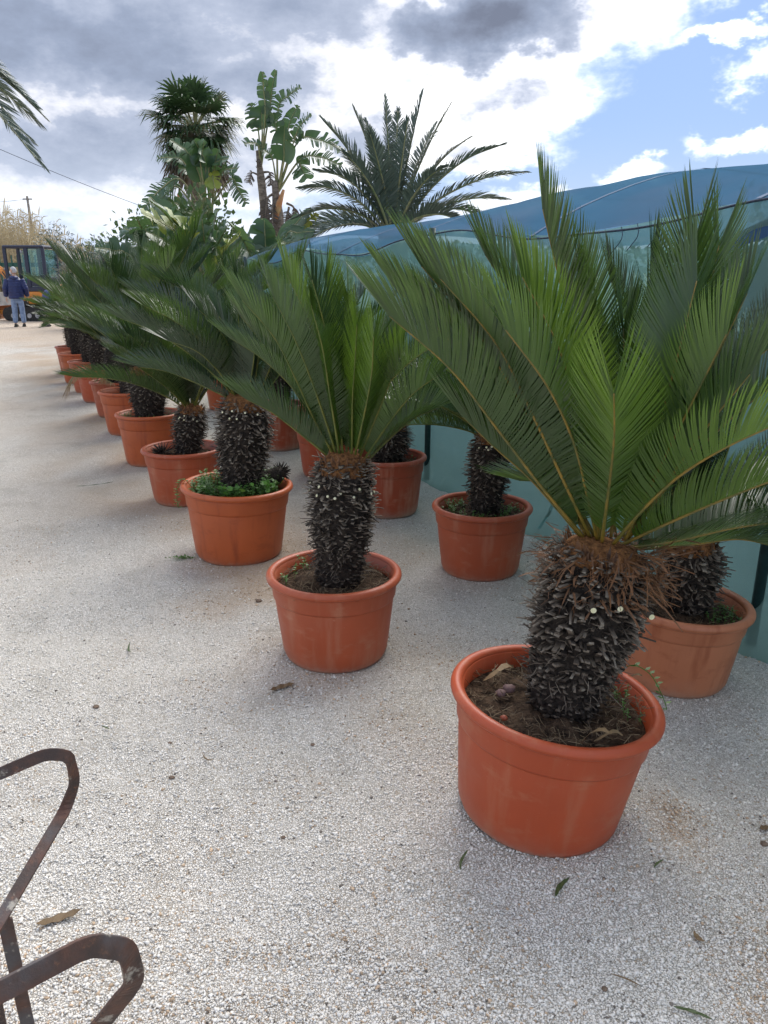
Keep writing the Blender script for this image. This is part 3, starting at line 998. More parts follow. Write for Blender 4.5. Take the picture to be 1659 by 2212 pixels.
def custom_fronds(root, lst, mats, g, n=104, leaf=.165, half=.0037, axis=None, rolls={}, vees={}, alt=None, hints={}, **kw):
    for i, c in enumerate(lst):
        P = smoothcurve(c, 24)[:21:5]           # the last leaflets overreach the rachis
        out_ = P[-1] - P[0]
        hint = np.array(hints[i]) if i in hints else unit(np.array([-out_[0], -out_[1], 0]) * 1.0) + np.array([0, 0, .9])
        Ls = np.linalg.norm(np.diff(P, axis=0), axis=1).sum()
        dat = frond_mesh(P, hint, n=int(n * min(1.1, max(.6, Ls))), leaf=leaf * g.uniform(.92, 1.06), half=half, vee=vees.get(i, g.uniform(48, 60)), roll=rolls.get(i, g.normal(0, .25)), seed=int(g.integers(1e6)), jitter=.5, missing=.012, **kw)
        frond_objects(root, dat, (alt[1], mats[1]) if alt and i in alt[0] else mats, rr=(.0058, .0016))
FRONDS_H = [
    ((0.127,0.100,0.887), (0.070,0.270,1.365), (-0.028,0.350,1.714), (-0.100,0.330,1.972)),
    ((0.106,0.050,0.897), (0.004,0.000,1.272), (-0.094,0.000,1.519), (-0.231,0.050,1.735)),
    ((0.078,0.050,0.905), (-0.091,-0.050,1.205), (-0.240,-0.050,1.475), (-0.476,0.000,1.727)),
    ((0.058,0.050,0.905), (-0.155,0.000,1.154), (-0.336,0.000,1.385), (-0.616,0.050,1.618)),
    ((0.098,0.070,0.898), (-0.126,0.130,1.275), (-0.317,0.190,1.559), (-0.529,0.200,1.759)),
    ((0.077,0.070,0.898), (-0.158,0.170,1.241), (-0.393,0.230,1.518), (-0.610,0.250,1.686)),
    ((0.113,0.100,0.887), (-0.004,0.200,1.291), (-0.149,0.250,1.583), (-0.323,0.270,1.800)),
    ((0.099,0.000,0.908), (0.055,-0.170,1.183), (0.016,-0.280,1.355), (-0.028,-0.330,1.448)),
    ((0.133,0.000,0.901), (0.210,-0.150,1.115), (0.321,-0.290,1.268), (0.498,-0.370,1.380)),
    ((0.163,0.050,0.876), (0.342,-0.030,1.008), (0.551,-0.050,1.108), (0.804,-0.030,1.181)),
    ((0.163,0.050,0.868), (0.359,0.050,0.897), (0.584,0.050,0.948), (0.934,0.070,0.956)),
    ((0.180,0.100,0.846), (0.389,0.150,0.839), (0.582,0.170,0.855), (0.793,0.170,0.801)),
    ((0.207,0.050,0.919), (0.222,-0.030,1.277), (0.268,-0.010,1.531), (0.317,0.050,1.729)),
    ((0.210,0.100,0.902), (0.301,0.170,1.309), (0.345,0.200,1.610), (0.332,0.170,1.876)),
    ((0.224,0.100,0.902), (0.355,0.200,1.291), (0.422,0.250,1.583), (0.443,0.250,1.854)),
    ((0.194,0.050,0.905), (0.322,0.050,1.210), (0.478,0.100,1.379), (0.686,0.150,1.548)),
    ((0.205,0.100,0.880), (0.405,0.170,1.128), (0.639,0.250,1.312), (0.869,0.300,1.445)),
    ((0.190,0.100,0.887), (0.282,0.250,1.226), (0.368,0.350,1.412), (0.479,0.400,1.606)),
    ((0.155,0.100,0.887), (0.196,0.250,1.226), (0.223,0.350,1.412), (0.208,0.400,1.578)),
    ((0.056,0.070,0.898), (-0.098,0.070,1.069), (-0.235,0.090,1.188), (-0.357,0.110,1.305)),
    ((0.093,0.030,0.904), (-0.025,-0.090,1.214), (-0.147,-0.150,1.416), (-0.307,-0.170,1.595)),
    ((0.194,0.050,0.905), (0.279,-0.050,1.153), (0.351,-0.100,1.314), (0.460,-0.100,1.468)),
    ((0.221,0.070,0.905), (0.334,0.070,1.285), (0.431,0.100,1.488), (0.511,0.130,1.696)),
    ((0.175,0.030,0.904), (0.240,-0.070,1.209), (0.290,-0.130,1.413), (0.349,-0.150,1.594)),
    ((0.185,0.150,0.870), (0.165,0.350,1.238), (0.113,0.400,1.494), (0.035,0.400,1.769)),
    ((0.083,0.090,0.891), (-0.090,0.150,1.175), (-0.241,0.210,1.386), (-0.435,0.230,1.583)),
]
FRONDS_P2 = [
    ((0.015,0.020,0.898), (-0.091,-0.030,1.123), (-0.199,-0.060,1.385), (-0.409,-0.030,1.629)),
    ((0.025,0.020,0.898), (-0.039,-0.080,1.150), (-0.119,-0.120,1.390), (-0.253,-0.100,1.655)),
    ((0.035,0.020,0.898), (-0.015,0.000,1.213), (-0.085,0.020,1.469), (-0.220,0.070,1.743)),
    ((0.036,0.000,0.899), (0.006,-0.120,1.193), (-0.024,-0.180,1.430), (-0.084,-0.180,1.630)),
    ((0.085,0.000,0.899), (0.096,-0.100,1.190), (0.115,-0.160,1.394), (0.119,-0.180,1.548)),
    ((0.094,0.000,0.899), (0.148,-0.130,1.140), (0.179,-0.220,1.331), (0.180,-0.260,1.510)),
    ((0.113,0.020,0.894), (0.212,-0.060,1.147), (0.276,-0.080,1.315), (0.320,-0.080,1.431)),
    ((0.133,0.020,0.888), (0.259,-0.040,1.087), (0.369,-0.060,1.212), (0.508,-0.040,1.293)),
    ((0.142,0.040,0.877), (0.280,0.070,1.007), (0.397,0.080,1.085), (0.494,0.070,1.106)),
    ((0.062,0.070,0.886), (0.032,0.170,1.190), (-0.006,0.220,1.458), (-0.038,0.220,1.747)),
    ((0.072,0.070,0.886), (0.080,0.200,1.205), (0.082,0.240,1.437), (0.044,0.270,1.665)),
    ((0.022,0.070,0.886), (-0.156,0.140,1.154), (-0.309,0.180,1.384), (-0.460,0.200,1.553)),
    ((0.004,0.040,0.883), (-0.147,0.020,1.017), (-0.275,0.000,1.118), (-0.405,0.000,1.175)),
    ((0.102,0.070,0.886), (0.201,0.220,1.142), (0.282,0.300,1.354), (0.362,0.320,1.531)),
    ((0.032,0.070,0.886), (-0.080,0.200,1.205), (-0.199,0.270,1.474), (-0.352,0.300,1.703)),
]
FRONDS_P3 = [
    ((0.035,0.010,0.939), (-0.141,-0.040,1.144), (-0.379,-0.070,1.326), (-0.698,-0.040,1.444)),
    ((0.035,0.010,0.939), (-0.110,-0.040,1.222), (-0.301,-0.040,1.437), (-0.575,0.010,1.559)),
    ((0.075,0.010,0.939), (0.030,-0.090,1.227), (-0.065,-0.130,1.404), (-0.197,-0.130,1.502)),
    ((0.105,-0.010,0.942), (0.090,-0.140,1.206), (0.034,-0.190,1.383), (-0.073,-0.190,1.468)),
    ((0.115,0.010,0.939), (0.185,-0.090,1.227), (0.223,-0.110,1.428), (0.217,-0.090,1.621)),
    ((0.142,0.010,0.939), (0.260,-0.090,1.176), (0.348,-0.130,1.330), (0.426,-0.110,1.428)),
    ((0.056,0.040,0.934), (-0.083,0.110,1.312), (-0.261,0.150,1.569), (-0.515,0.130,1.620)),
    ((0.107,0.060,0.931), (0.096,0.160,1.309), (0.047,0.210,1.568), (-0.051,0.210,1.721)),
    ((0.150,0.040,0.926), (0.317,0.070,1.132), (0.478,0.110,1.260), (0.640,0.110,1.286)),
    ((0.021,0.010,0.931), (-0.192,0.030,1.030), (-0.400,0.030,1.110), (-0.611,0.030,1.136)),
    ((0.097,-0.040,0.939), (0.158,-0.190,1.136), (0.194,-0.290,1.270), (0.195,-0.350,1.347)),
    ((0.038,-0.010,0.940), (-0.037,-0.170,1.134), (-0.155,-0.270,1.268), (-0.334,-0.320,1.321)),
]
FRONDS_S1 = [
    ((-0.039,0.010,0.562), (-0.138,0.060,1.107), (-0.217,0.110,1.493), (-0.300,0.110,1.868)),
    ((-0.048,0.010,0.562), (-0.175,0.110,1.098), (-0.302,0.160,1.420), (-0.468,0.160,1.781)),
    ((-0.029,0.010,0.562), (-0.172,-0.040,1.089), (-0.281,-0.070,1.437), (-0.369,-0.040,1.694)),
    ((-0.001,0.010,0.562), (0.044,0.060,1.107), (0.091,0.110,1.459), (0.094,0.130,1.780)),
    ((-0.001,0.010,0.562), (0.088,0.010,1.025), (0.177,0.060,1.323), (0.248,0.110,1.596)),
    ((-0.037,0.060,0.544), (-0.259,0.110,1.003), (-0.421,0.160,1.312), (-0.551,0.190,1.560)),
    ((0.010,0.010,0.552), (0.158,0.010,0.779), (0.378,0.060,0.958), (0.651,0.110,1.041)),
    ((0.023,0.110,0.525), (0.000,0.260,1.031), (-0.059,0.310,1.371), (-0.152,0.310,1.700)),
    ((0.023,0.110,0.525), (0.078,0.260,1.031), (0.118,0.310,1.334), (0.160,0.310,1.593)),
]

GR = 'potted sago cycads standing in rows on the gravel'


def cycad(key, label, mat, **kw):
    x, y, D, h = POTS[key]
    root = thing('potted_cycad', label, 'potted plant', (x, y, 0), 0, GR)
    pot(root, D, h, mat, .006 + .010 * ((x * 37.7) % 1), {'p1': (R(5.5), .010), 'p3': (R(1.5), .004), 's1': (R(2), .004)}.get(key))
    return root, x, y, D, h


# nearest plant
g = np.random.default_rng(1)
root, x, y, D, h = cycad('p1', 'largest potted cycad nearest the viewer, with curled brown scales under its crown', POTM[0])
top, Dv = trunk(root, (.015, 0, h - .07), (.118, .045, .865), 0.152, 760, g, individual=260, size=1.08, sweep=.15, up=-.02, woolz=.05, lo=.25)
custom_fronds(root, FRONDS_H, (M['cycad'], M['rachis']), g, n=190, leaf=.167, half=.0025, rolls={0: .0, 7: .05, 8: -.35, 12: 0., 14: 0.}, vees={0: 42, 7: 36, 8: 40, 9: 38, 10: 34, 12: 24, 13: 40, 14: 24}, hints={0: (1, -.15, .2), 12: (-.25, 1, .1), 14: (.1, 1, .2)}, alt=((1, 7, 8, 9, 20, 23), M['cycad_bright']))
debris(root, h, D, g, 520, .15)
weeds(root, h, D, g, 16, .045, .17, (-.5, 1.2))
sc = MB()
for i in range(720):      # dry curled scales hanging round the crown
    th = g.uniform(0, 6.283)
    o = np.array([math.cos(th), math.sin(th), 0])
    s_ = np.array([-o[1], o[0], 0])
    fr = 0.6 + .4 * max(0, math.cos(th + .4))
    P = top + o * g.uniform(.05, .178) + np.array([0, 0, g.uniform(-.12, .03)])
    L = g.uniform(.02, .085) * fr
    d0 = unit(o * 1.0 + s_ * g.normal(0, .5) + np.array([0, 0, g.uniform(-.5, .5)]))
    crl = g.normal(0, 1, 3) * .75 + np.array([0, 0, -.5])
    pts = [P + d0 * L * k + crl * L * k * k * .7 for k in (0, .3, .6, .85, 1)]
    tw = g.uniform(-1.5, 1.5)
    wd = [(s_ * math.cos(tw * k + g.normal(0, .2)) + np.array([0, 0, 1]) * math.sin(tw * k)) * wv * g.uniform(.7, 1.5) for k, wv in ((0, .002), (.3, .0032), (.6, .0026), (.85, .0026), (1, .001))]
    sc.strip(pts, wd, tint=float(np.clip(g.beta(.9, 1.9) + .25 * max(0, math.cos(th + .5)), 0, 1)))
for i in range(600):
    th = g.uniform(0, 6.283)
    o = np.array([math.cos(th), math.sin(th), 0])
    P = top + o * g.uniform(.08, .21) + np.array([0, 0, g.uniform(-.11, .02)])
    e = P + unit(o * .5 + g.normal(0, .8, 3)) * g.uniform(.02, .06)
    sc.tube([P, (P + e) / 2 + g.normal(0, .006, 3), e], [.0012, .0010, .0005], 3, False, tint=g.uniform(.1, .9))
s = sc.build('dry_scales', M['scale'], root); s['kind'] = 'stuff'
for px_, pz_ in ((-.062, -.105), (.004, -.10), (.085, -.125)):
    e = unit((px_ * 2, -1, -.05)); c0 = top + np.array([px_, -.135, pz_])
    b = MB(); b.tube([c0, c0 + e * .055], [.0095, .0088], 9); b.build('cut_stalk', M['stub'], root)
    b = MB(); b.tube([c0 + e * .0555, c0 + e * .057], [.0084, .0078], 9); b.build('cut_face', M['cut'], root)
M['seed'] = simple('orange_seed', (.22, .05, .025), (.30, .08, .04), 30, .4, .1)
M['pinkstone'] = simple('pinkish_pebble', (.12, .07, .065), (.20, .12, .11), 30, .7, .3)


def pebble(name, loc, r, mat, parent=None, flat=.75):
    b = MB()
    gg = np.random.default_rng(int(abs(loc[0] * 1000) + abs(loc[1] * 377)))
    nl, ns = 6, 9
    V = [(0, 0, -flat)]
    for i in range(1, nl):
        ph = -math.pi / 2 + math.pi * i / nl
        for j in range(ns):
            a = 2 * math.pi * j / ns
            k = gg.uniform(.86, 1.14)
            V.append((math.cos(ph) * math.cos(a) * k * 1.15, math.cos(ph) * math.sin(a) * k, math.sin(ph) * flat * k))
    V.append((0, 0, flat))
    F = [(0, 1 + (j + 1) % ns, 1 + j) for j in range(ns)]
    for i in range(nl - 2):
        for j in range(ns):
            a = 1 + i * ns + j; c = 1 + i * ns + (j + 1) % ns
            F.append((a, c, c + ns, a + ns))
    last = len(V) - 1
    F += [(last, last - ns + j, last - ns + (j + 1) % ns) for j in range(ns)]
    b.add(np.array(V) * r, F)
    o = b.build(name, mat, parent, True)
    o.location = loc
    return o


pebble('seed', (-.175, -.10, h - .04), .011, M['seed'], root)
pebble('pebble', (-.135, .06, h - .035), .018, M['pinkstone'], root)
pebble('pebble', (-.165, .035, h - .037), .015, M['pinkstone'], root)
for P, q, L, wv, tn in (((.02, -.235, h - .035), (.35, -.3, .35), .09, .010, .95), ((-.21, .10, h - .03), (.7, .2, .15), .11, .013, .8), ((.20, .03, h - .03), (.5, -.5, .8), .10, .007, .85), ((.06, -.22, h - .04), (1, -.15, .2), .08, .008, .7)):
    b = MB()
    d = unit(q); s_ = unit(np.cross(d, (0, 0, 1)))
    pts = [np.array(P) + d * L * k + np.array([0, 0, .03 * math.sin(k * 3)]) + s_ * .012 * math.sin(k * 5) for k in np.linspace(0, 1, 6)]
    b.strip(pts, [s_ * wv * k_ + np.array([0, 0, wv * .5]) * (.5 - j / 5) for j, k_ in enumerate((.5, 1, .7, 1.1, .8, .15))], tn)
    b.build('dry_leaf', M['dry_leaf'], root)
# trailing weed stem over the rim
b = MB()
cr = smoothcurve([(.17, .06, h - .05), (.22, .03, h + .06), (.27, -.02, h + .065), (.31, -.04, h + .0), (.325, -.05, h - .04)], 20)
b.tube(cr, .0016, 4, tint=.3)
for i in range(8, 20):
    a = g.uniform(0, 6.28); o = unit((math.cos(a), math.sin(a), .3)); s_ = unit(np.cross(o, (0, 0, 1))) * .007
    q = cr[i]
    b.add([q, q + o * .010 - s_, q + o * .022, q + o * .010 + s_], [(0, 1, 2, 3)], g.uniform(.5, 1))
b.build('trailing_weed', M['weed'], root)

# second of the front row
g = np.random.default_rng(2)
root, x, y, D, h = cycad('p2', 'potted cycad with a ring of cream cut stalks round its woolly orange neck', POTM[1])
top, Dv = trunk(root, (.02, 0, h - .07), (.052, .015, .895), .138, 700, g, individual=150, size=.95, sweep=.7, up=.05, woolz=.12, cuts=11, lo=.35)
custom_fronds(root, FRONDS_P2, (M['cycad'], M['rachis_green']), g, n=170, leaf=.140, half=.0024, rolls={3: .35, 5: -.3}, alt=((2, 3, 4, 5, 6, 9, 10), M['cycad_bright']))
place_shared(root, top, Dv, 6, g, FROND_HI, (.7, .85), (62, 80), lean=(0, .15))
debris(root, h, D, g, 520, .11)
weeds(root, h, D, g, 10, .06, .15, (2.2, 3.6))

# third, weeds in the pot
g = np.random.default_rng(3)
root, x, y, D, h = cycad('p3', 'potted cycad whose pot is full of bright green weeds', POTM[2])
top, Dv = trunk(root, (.02, 0, h - .08), (.075, .01, .95), .158, 620, g, individual=110, size=1.05, sweep=.2, up=-.12, woolz=.08, cuts=6, lo=.4)
custom_fronds(root, FRONDS_P3, (M['cycad_cool'], M['rachis_green']), g, n=150, leaf=.158, half=.0028)
place_shared(root, top, Dv, 10, g, FROND_HI, (.75, .9), (50, 78), lean=(-.05, .2))
weeds(root, h, D, g, 400, .082, .15)
b = MB()
for i in range(26):        # round weed leaves
    th = g.uniform(-2.6, -.4); r = g.uniform(.19, .30)
    c = np.array([r * math.cos(th), r * math.sin(th), h + g.uniform(-.01, .045)])
    nrm = unit((g.normal(0, .4), g.normal(-.3, .4), 1)); u_ = unit(np.cross(nrm, (0, 1, 0))); v_ = np.cross(nrm, u_)
    rr = g.uniform(.012, .022)
    b.add([c] + [c + rr * (u_ * math.cos(a) + v_ * math.sin(a)) + nrm * rr * .2 for a in np.linspace(.3, 6.0, 10)], [(0, k, k + 1) for k in range(1, 10)], g.uniform(.3, .8))
o = b.build('round_weed_leaves', M['weed'], root); o['kind'] = 'stuff'
b = MB()
cr = smoothcurve([(-.25, -.02, h - .05), (-.31, -.03, h + .03), (-.345, -.05, h - .02), (-.35, -.06, h - .09), (-.345, -.065, h - .14)], 24)
b.tube(cr, .0016, 4, tint=.3)
for i in range(6, 24):
    for _ in range(2):
        a = g.uniform(0, 6.28); o_ = unit((math.cos(a), math.sin(a), .1)); s_ = unit(np.cross(o_, (0, 0, 1))) * .008
        b.add([cr[i], cr[i] + o_ * .012 - s_, cr[i] + o_ * .026, cr[i] + o_ * .012 + s_], [(0, 1, 2, 3)], g.uniform(.2, .8))
b.build('trailing_weed', M['weed'], root)
# black offset growing out behind the trunk
b = MB()
b.tube([(.14, .05, h - .04), (.22, .08, h + .02), (.27, .09, h + .05)], [.05, .055, .035], 12)
off = b.build('offset', M['trunk'], root, True)
b = MB()
for i in range(90):
    d = unit(g.normal(0, 1, 3) + np.array([.6, .2, .3])); P = np.array([.25, .085, h + .04]) + d * .03
    b.tube([P, P + d * g.uniform(.02, .045)], [.004, .0015], 4, tint=g.uniform(0, .35))
o = b.build('leaf_bases', M['stub'], off); o['kind'] = 'stuff'

# fourth and onward: (key, label, pot material, crown point relative to root, trunk radius, lean, lengths, elevations, mats, store)
REST = [
    ('p4', 'slim potted cycad with a small black offset, just beyond the weedy pot', 1, (.09, 0, .70), .115, (-.15, -.03), (.85, 1.0), (46, 78), FROND_HI, 30),
    ('p5', 'potted cycad with a thick trunk in an orange pot with vertical streaks', 2, (.02, .0, .84), .175, (-.03, .1), (1.1, 1.32), (55, 82), FROND_HI, 34),
    ('p6', 'potted cycad in a wide-rimmed bright pot just beyond the streaked one', 2, (.05, .05, .80), .14, (-.04, 0), (1.0, 1.2), (52, 80), FROND_LO, 28),
    ('p7', 'potted cycad with one half-brown frond drooping in front of its pot', 1, (.02, .05, .78), .13, (-.02, 0), (.85, 1.0), (47, 80), FROND_LO, 28),
    ('p8', 'potted cycad standing just behind the browned drooping frond', 0, (.02, .05, .80), .13, (-.02, 0), (.85, 1.0), (47, 80), FROND_LO, 28),
    ('p9', 'third potted cycad from the far end of the front row', 1, (.02, .05, .82), .13, (.06, 0), (.8, 1.0), (36, 76), FROND_LO, 28),
    ('p10', 'second potted cycad from the far end of the front row', 2, (.0, .05, .86), .14, (.05, 0), (.8, 1.0), (36, 76), FROND_LO, 28),
    ('p11', 'farthest potted cycad at the end of the front row', 1, (-.02, .05, .80), .11, (.05, 0), (.75, .95), (20, 70), FROND_LO, 26),
    ('s2', 'potted cycad with a tall dark trunk standing against the green net', 1, (.045, .02, .79), .115, (-.02, .05), (.7, .9), (20, 68), FROND_HI, 26),
    ('s3', 'potted cycad in a lime-stained pot beside the dark green net post', 4, (.04, .05, .62), .13, (0, .1), (.7, .9), (30, 74), FROND_HI, 24),
    ('s4', 'potted cycad in the back row, seen between the weedy pot and the woolly-necked plant', 0, (.02, .05, .78), .13, (0, .1), (.8, .95), (28, 74), FROND_LO, 26),
    ('s5', 'potted cycad in the back row behind the weedy pot', 4, (.02, .05, .80), .13, (0, .1), (.8, .95), (28, 74), FROND_LO, 26),
    ('s6', 'farthest back-row cycad, its pot showing as an orange wedge', 2, (.02, .05, .86), .13, (-.05, 0), (1.1, 1.3), (35, 80), FROND_LO, 28),
]
for n_, (key, label, pm, crown, tr_, lean, lens, els, store, cnt) in enumerate(REST):
    g = np.random.default_rng(40 + n_)
    root, x, y, D, h = cycad(key, label, POTM[pm])
    near = store is FROND_HI
    top, Dv = trunk(root, (crown[0] * .3, crown[1] * .3, h - .08), crown, tr_, 330 if near else 170, g, 0, 1.0, .25, -.1, .05 if near else 0, 6 if key in ('p4', 's2') else 0, .4)
    place_shared(root, top, Dv, cnt, g, store, lens, els, lean, .55 if key in ('p6', 'p7', 'p8', 'p9', 'p10', 'p11') else .3 if key == 'p5' else 0.0)
    if near:
        debris(root, h, D, g, 160, tr_)
    if key in ('p5', 's2', 's3'):
        weeds(root, h, D, g, {'p5': 90, 's2': 120, 's3': 12}[key], .05, tr_)
    if key == 'p4':
        b = MB()
        for i in range(110):
            d = unit(g.normal(0, 1, 3) + np.array([-.3, -.4, .5])); P = np.array([-.12, -.10, h - .03]) + d * .03
            b.tube([P, P + d * g.uniform(.03, .07)], [.005, .0018], 4, tint=g.uniform(.1, .7))
        o = b.build('offset', M['stub'], root); o['kind'] = 'stuff'
    if key == 'p7':
        dat = frond_mesh([(0.134, -0.150, 0.368), (0.025, -0.280, 0.456), (-0.160, -0.350, 0.575), (-0.303, -0.380, 0.522), (-0.389, -0.400, 0.403)], (0, -.3, 1), n=60, leaf=.13, half=.0048, vee=5, droop=.55, seed=5)
        fo = frond_objects(root, dat, (M['cycad_dry'], M['rachis_green']))
        fo['label'] = 'browned frond drooping over the pot rim'

# back-row plant beside the nearest one
g = np.random.default_rng(77)
root, x, y, D, h = cycad('s1', 'potted cycad in a bleached stained pot half hidden behind the largest one', POTM[3])
top, Dv = trunk(root, (.03, 0, h - .06), (.01, .0, .60), .12, 330, g, 0, 1.0, .2, -.1, .04, 0, .4)
FR = [tuple((p[0] + .03, p[1], p[2]) for p in c) for c in FRONDS_S1]
custom_fronds(root, FR, (M['cycad_cool'], M['rachis_green']), g, n=150, leaf=.165, half=.0028)
place_shared(root, top, Dv, 10, g, FROND_HI, (.85, 1.0), (20, 60), lean=(.2, .15))
debris(root, h, D, g, 160, .12)
weeds(root, h, D, g, 26, .05, .12, (-1.1, -.2))


# ------------------------------------------------------------------ background palms and plants
def fan_leaf(b, P, dirv, g, size, tint):
    """one palmate leaf at P facing along dirv; b collects the blades"""
    d = unit(dirv); s_ = unit(np.cross(d, (0, 0, 1))); nrm = np.cross(s_, d)
    n = 26
    for i in range(n):
        a = math.radians(-112 + 224 * (i + .5) / n) + g.normal(0, .02)
        r = size * (0.82 + .18 * math.cos(a)) * g.uniform(.92, 1.05)
        e = unit(d * math.cos(a) + s_ * math.sin(a) + nrm * (.10 * (1 if i % 2 else -1)))
        wv = unit(np.cross(e, nrm)) * r * .052
        dr = np.array([0, 0, -1.0])
        pts = [P, P + e * r * .45, P + e * r * .75 + dr * r * .06, P + e * r + dr * r * g.uniform(.12, .42)]
        b.strip(pts, [wv * .15, wv * 1.15, wv * .75, wv * .08], np.clip(tint + g.normal(0, .12), 0, 1))


def fan_palm():
    g = np.random.default_rng(5)
    x, y = -5.95, 26.0
    root = thing('fan_palm', 'tall fan palm with a shaggy crown and dead brown skirt', 'palm tree', (x, y, 0))
    b = MB()
    zz = np.linspace(-.1, 5.4, 24)
    b.tube([(0.12 * math.sin(z * .5), 0, z) for z in zz], .26 + .05 * np.sin(zz * 9) * .4 + np.where(zz < .6, .12, 0), 16)
    b.build('trunk', M['bark'], root, True)
    c = np.array([.15, 0, 5.85])
    for i in range(56):
        k = (i + .5) / 56
        azm = i * 2.39996
        e = math.radians(84 - 140 * k ** .9 + g.normal(0, 6))
        d = np.array([math.cos(azm) * math.cos(e), math.sin(azm) * math.cos(e), math.sin(e)])
        P = c + d * np.array([1.1, 1.1, .78]) * g.uniform(.60, 1.0) + np.array([0, 0, .18 - .25 * k])
        lb = MB()
        fan_leaf(lb, P, d + np.array([0, 0, -.12]), g, g.uniform(.66, .86), g.uniform(.2, .9) * (1 - .4 * k))
        lo = lb.build('leaf', M['fan'], root)
        pb = MB(); pb.tube([c + d * .1, (c + P) / 2 + np.array([0, 0, .04]), P], [.03, .022, .016], 5)
        pb.build('petiole', M['petiole'], lo)
    for i in range(26):
        azm = g.uniform(0, 6.283)
        d = np.array([math.cos(azm) * .5, math.sin(azm) * .5, -1])
        P = c + np.array([math.cos(azm) * .45, math.sin(azm) * .45, g.uniform(-.9, -.3)])
        lb = MB(); fan_leaf(lb, P, d, g, g.uniform(.8, 1.1), g.uniform(0, .8))
        lb.build('dead_leaf', M['skirt'], root)


fan_palm()


def paddle_leaf(P0, P1, P2, L, W, g, tear=.5, hint=(0, 0, 1), droop=.25):
    """torn banana-like blade: petiole P0->P1, midrib P1->P2 arching; returns blade MB, rib MB"""
    P0, P1, P2 = map(lambda p: np.array(p, float), (P0, P1, P2))
    rib = smoothcurve([P0, P1, (P1 + P2) / 2 + np.array([0, 0, .12 * L]), P2], 40)
    r = MB(); r.tube(rib, np.linspace(.030, .008, 40), 6)
    b = MB()
    k1 = int(np.argmin(np.linalg.norm(rib - P1, axis=1)))
    mid = rib[k1:]
    n = 26
    d = np.r_[0, np.cumsum(np.linalg.norm(np.diff(mid, axis=0), axis=1))]
    st = np.linspace(0, d[-1], n + 1)
    C = np.stack([np.interp(st, d, mid[:, k]) for k in range(3)], 1)
    T = np.gradient(C, axis=0); T /= np.linalg.norm(T, axis=1)[:, None]
    H = np.asarray(hint, float)
    for side in (-1, 1):
        cuts = [0] + [i for i in range(2, n - 1) if g.random() < tear * .8] + [n]
        for c0, c1 in zip(cuts[:-1], cuts[1:]):
            drop, sweep, gap = g.uniform(-.15, .6), g.uniform(.15, .55), g.uniform(.2, .6)
            tn = float(np.clip(.5 + g.normal(0, .16), 0, 1))
            V = []
            for ci in range(c0, c1 + 1):
                q = ci / n
                wd = W * math.sin(math.pi * min(1, .07 + q * .90)) ** .5 * (1 - .10 * q)
                t = T[ci]; N = unit(H - t * H.dot(t)); B = np.cross(t, N) * side
                dirv = unit(B * .92 + t * sweep + N * .34)
                sh = (1 if ci == c0 and c0 > 0 else 0) - (1 if ci == c1 and c1 < n else 0)
                for kk in (0, .35, .7, .92, 1.0):
                    inset = sh * t * st[1] * gap * kk * .8
                    edge = .96 if (sh and kk == 1.0) else 1.0
                    V.append(C[ci] + dirv * wd * kk * edge + inset + np.array([0, 0, -1]) * wd * kk * kk * (droop * .6 + drop * .7))
            F = []
            for a_ in range(c1 - c0):
                for k_ in range(4):
                    f = (a_ * 5 + k_, a_ * 5 + 5 + k_, a_ * 5 + 6 + k_, a_ * 5 + 1 + k_)
                    F.append(f[::-1] if side > 0 else f)
            b.add(V, F, tn)
    return b, r


def paddle_plant(name, label, loc, leaves, g, stems=(), mat='paddle'):
    root = thing(name, label, 'plant', loc)
    for (px, pz, rad) in stems:
        b = MB()
        zz = np.linspace(-.05, pz, 16)
        b.tube([(px + .10 * math.sin(z * .8), .05 * math.cos(z), z) for z in zz], rad * (1 + .12 * np.sin(zz * 14)) * np.interp(zz / pz, [0, .8, 1], [1, .9, .45]), 12)
        b.build('stem', M['bark'], root, True)
    for lf in leaves:
        P0, P1, P2, W, tear, mt = lf
        L = np.linalg.norm(np.array(P2) - np.array(P1))
        b, r = paddle_leaf(P0, P1, P2, L, W, g, tear, hint=unit(np.array([-(P2[0] - P0[0]) * .4, -1.0 - (P2[1] - P0[1]) * .2, 1.0])))
        o = b.build('leaf' if mt != 'paddle_dead' else 'dead_leaf', M[mt], root)
        r.build('midrib', M['petiole'] if mt != 'paddle_dead' else M['bark'], o, True)
    return root


g = np.random.default_rng(21)
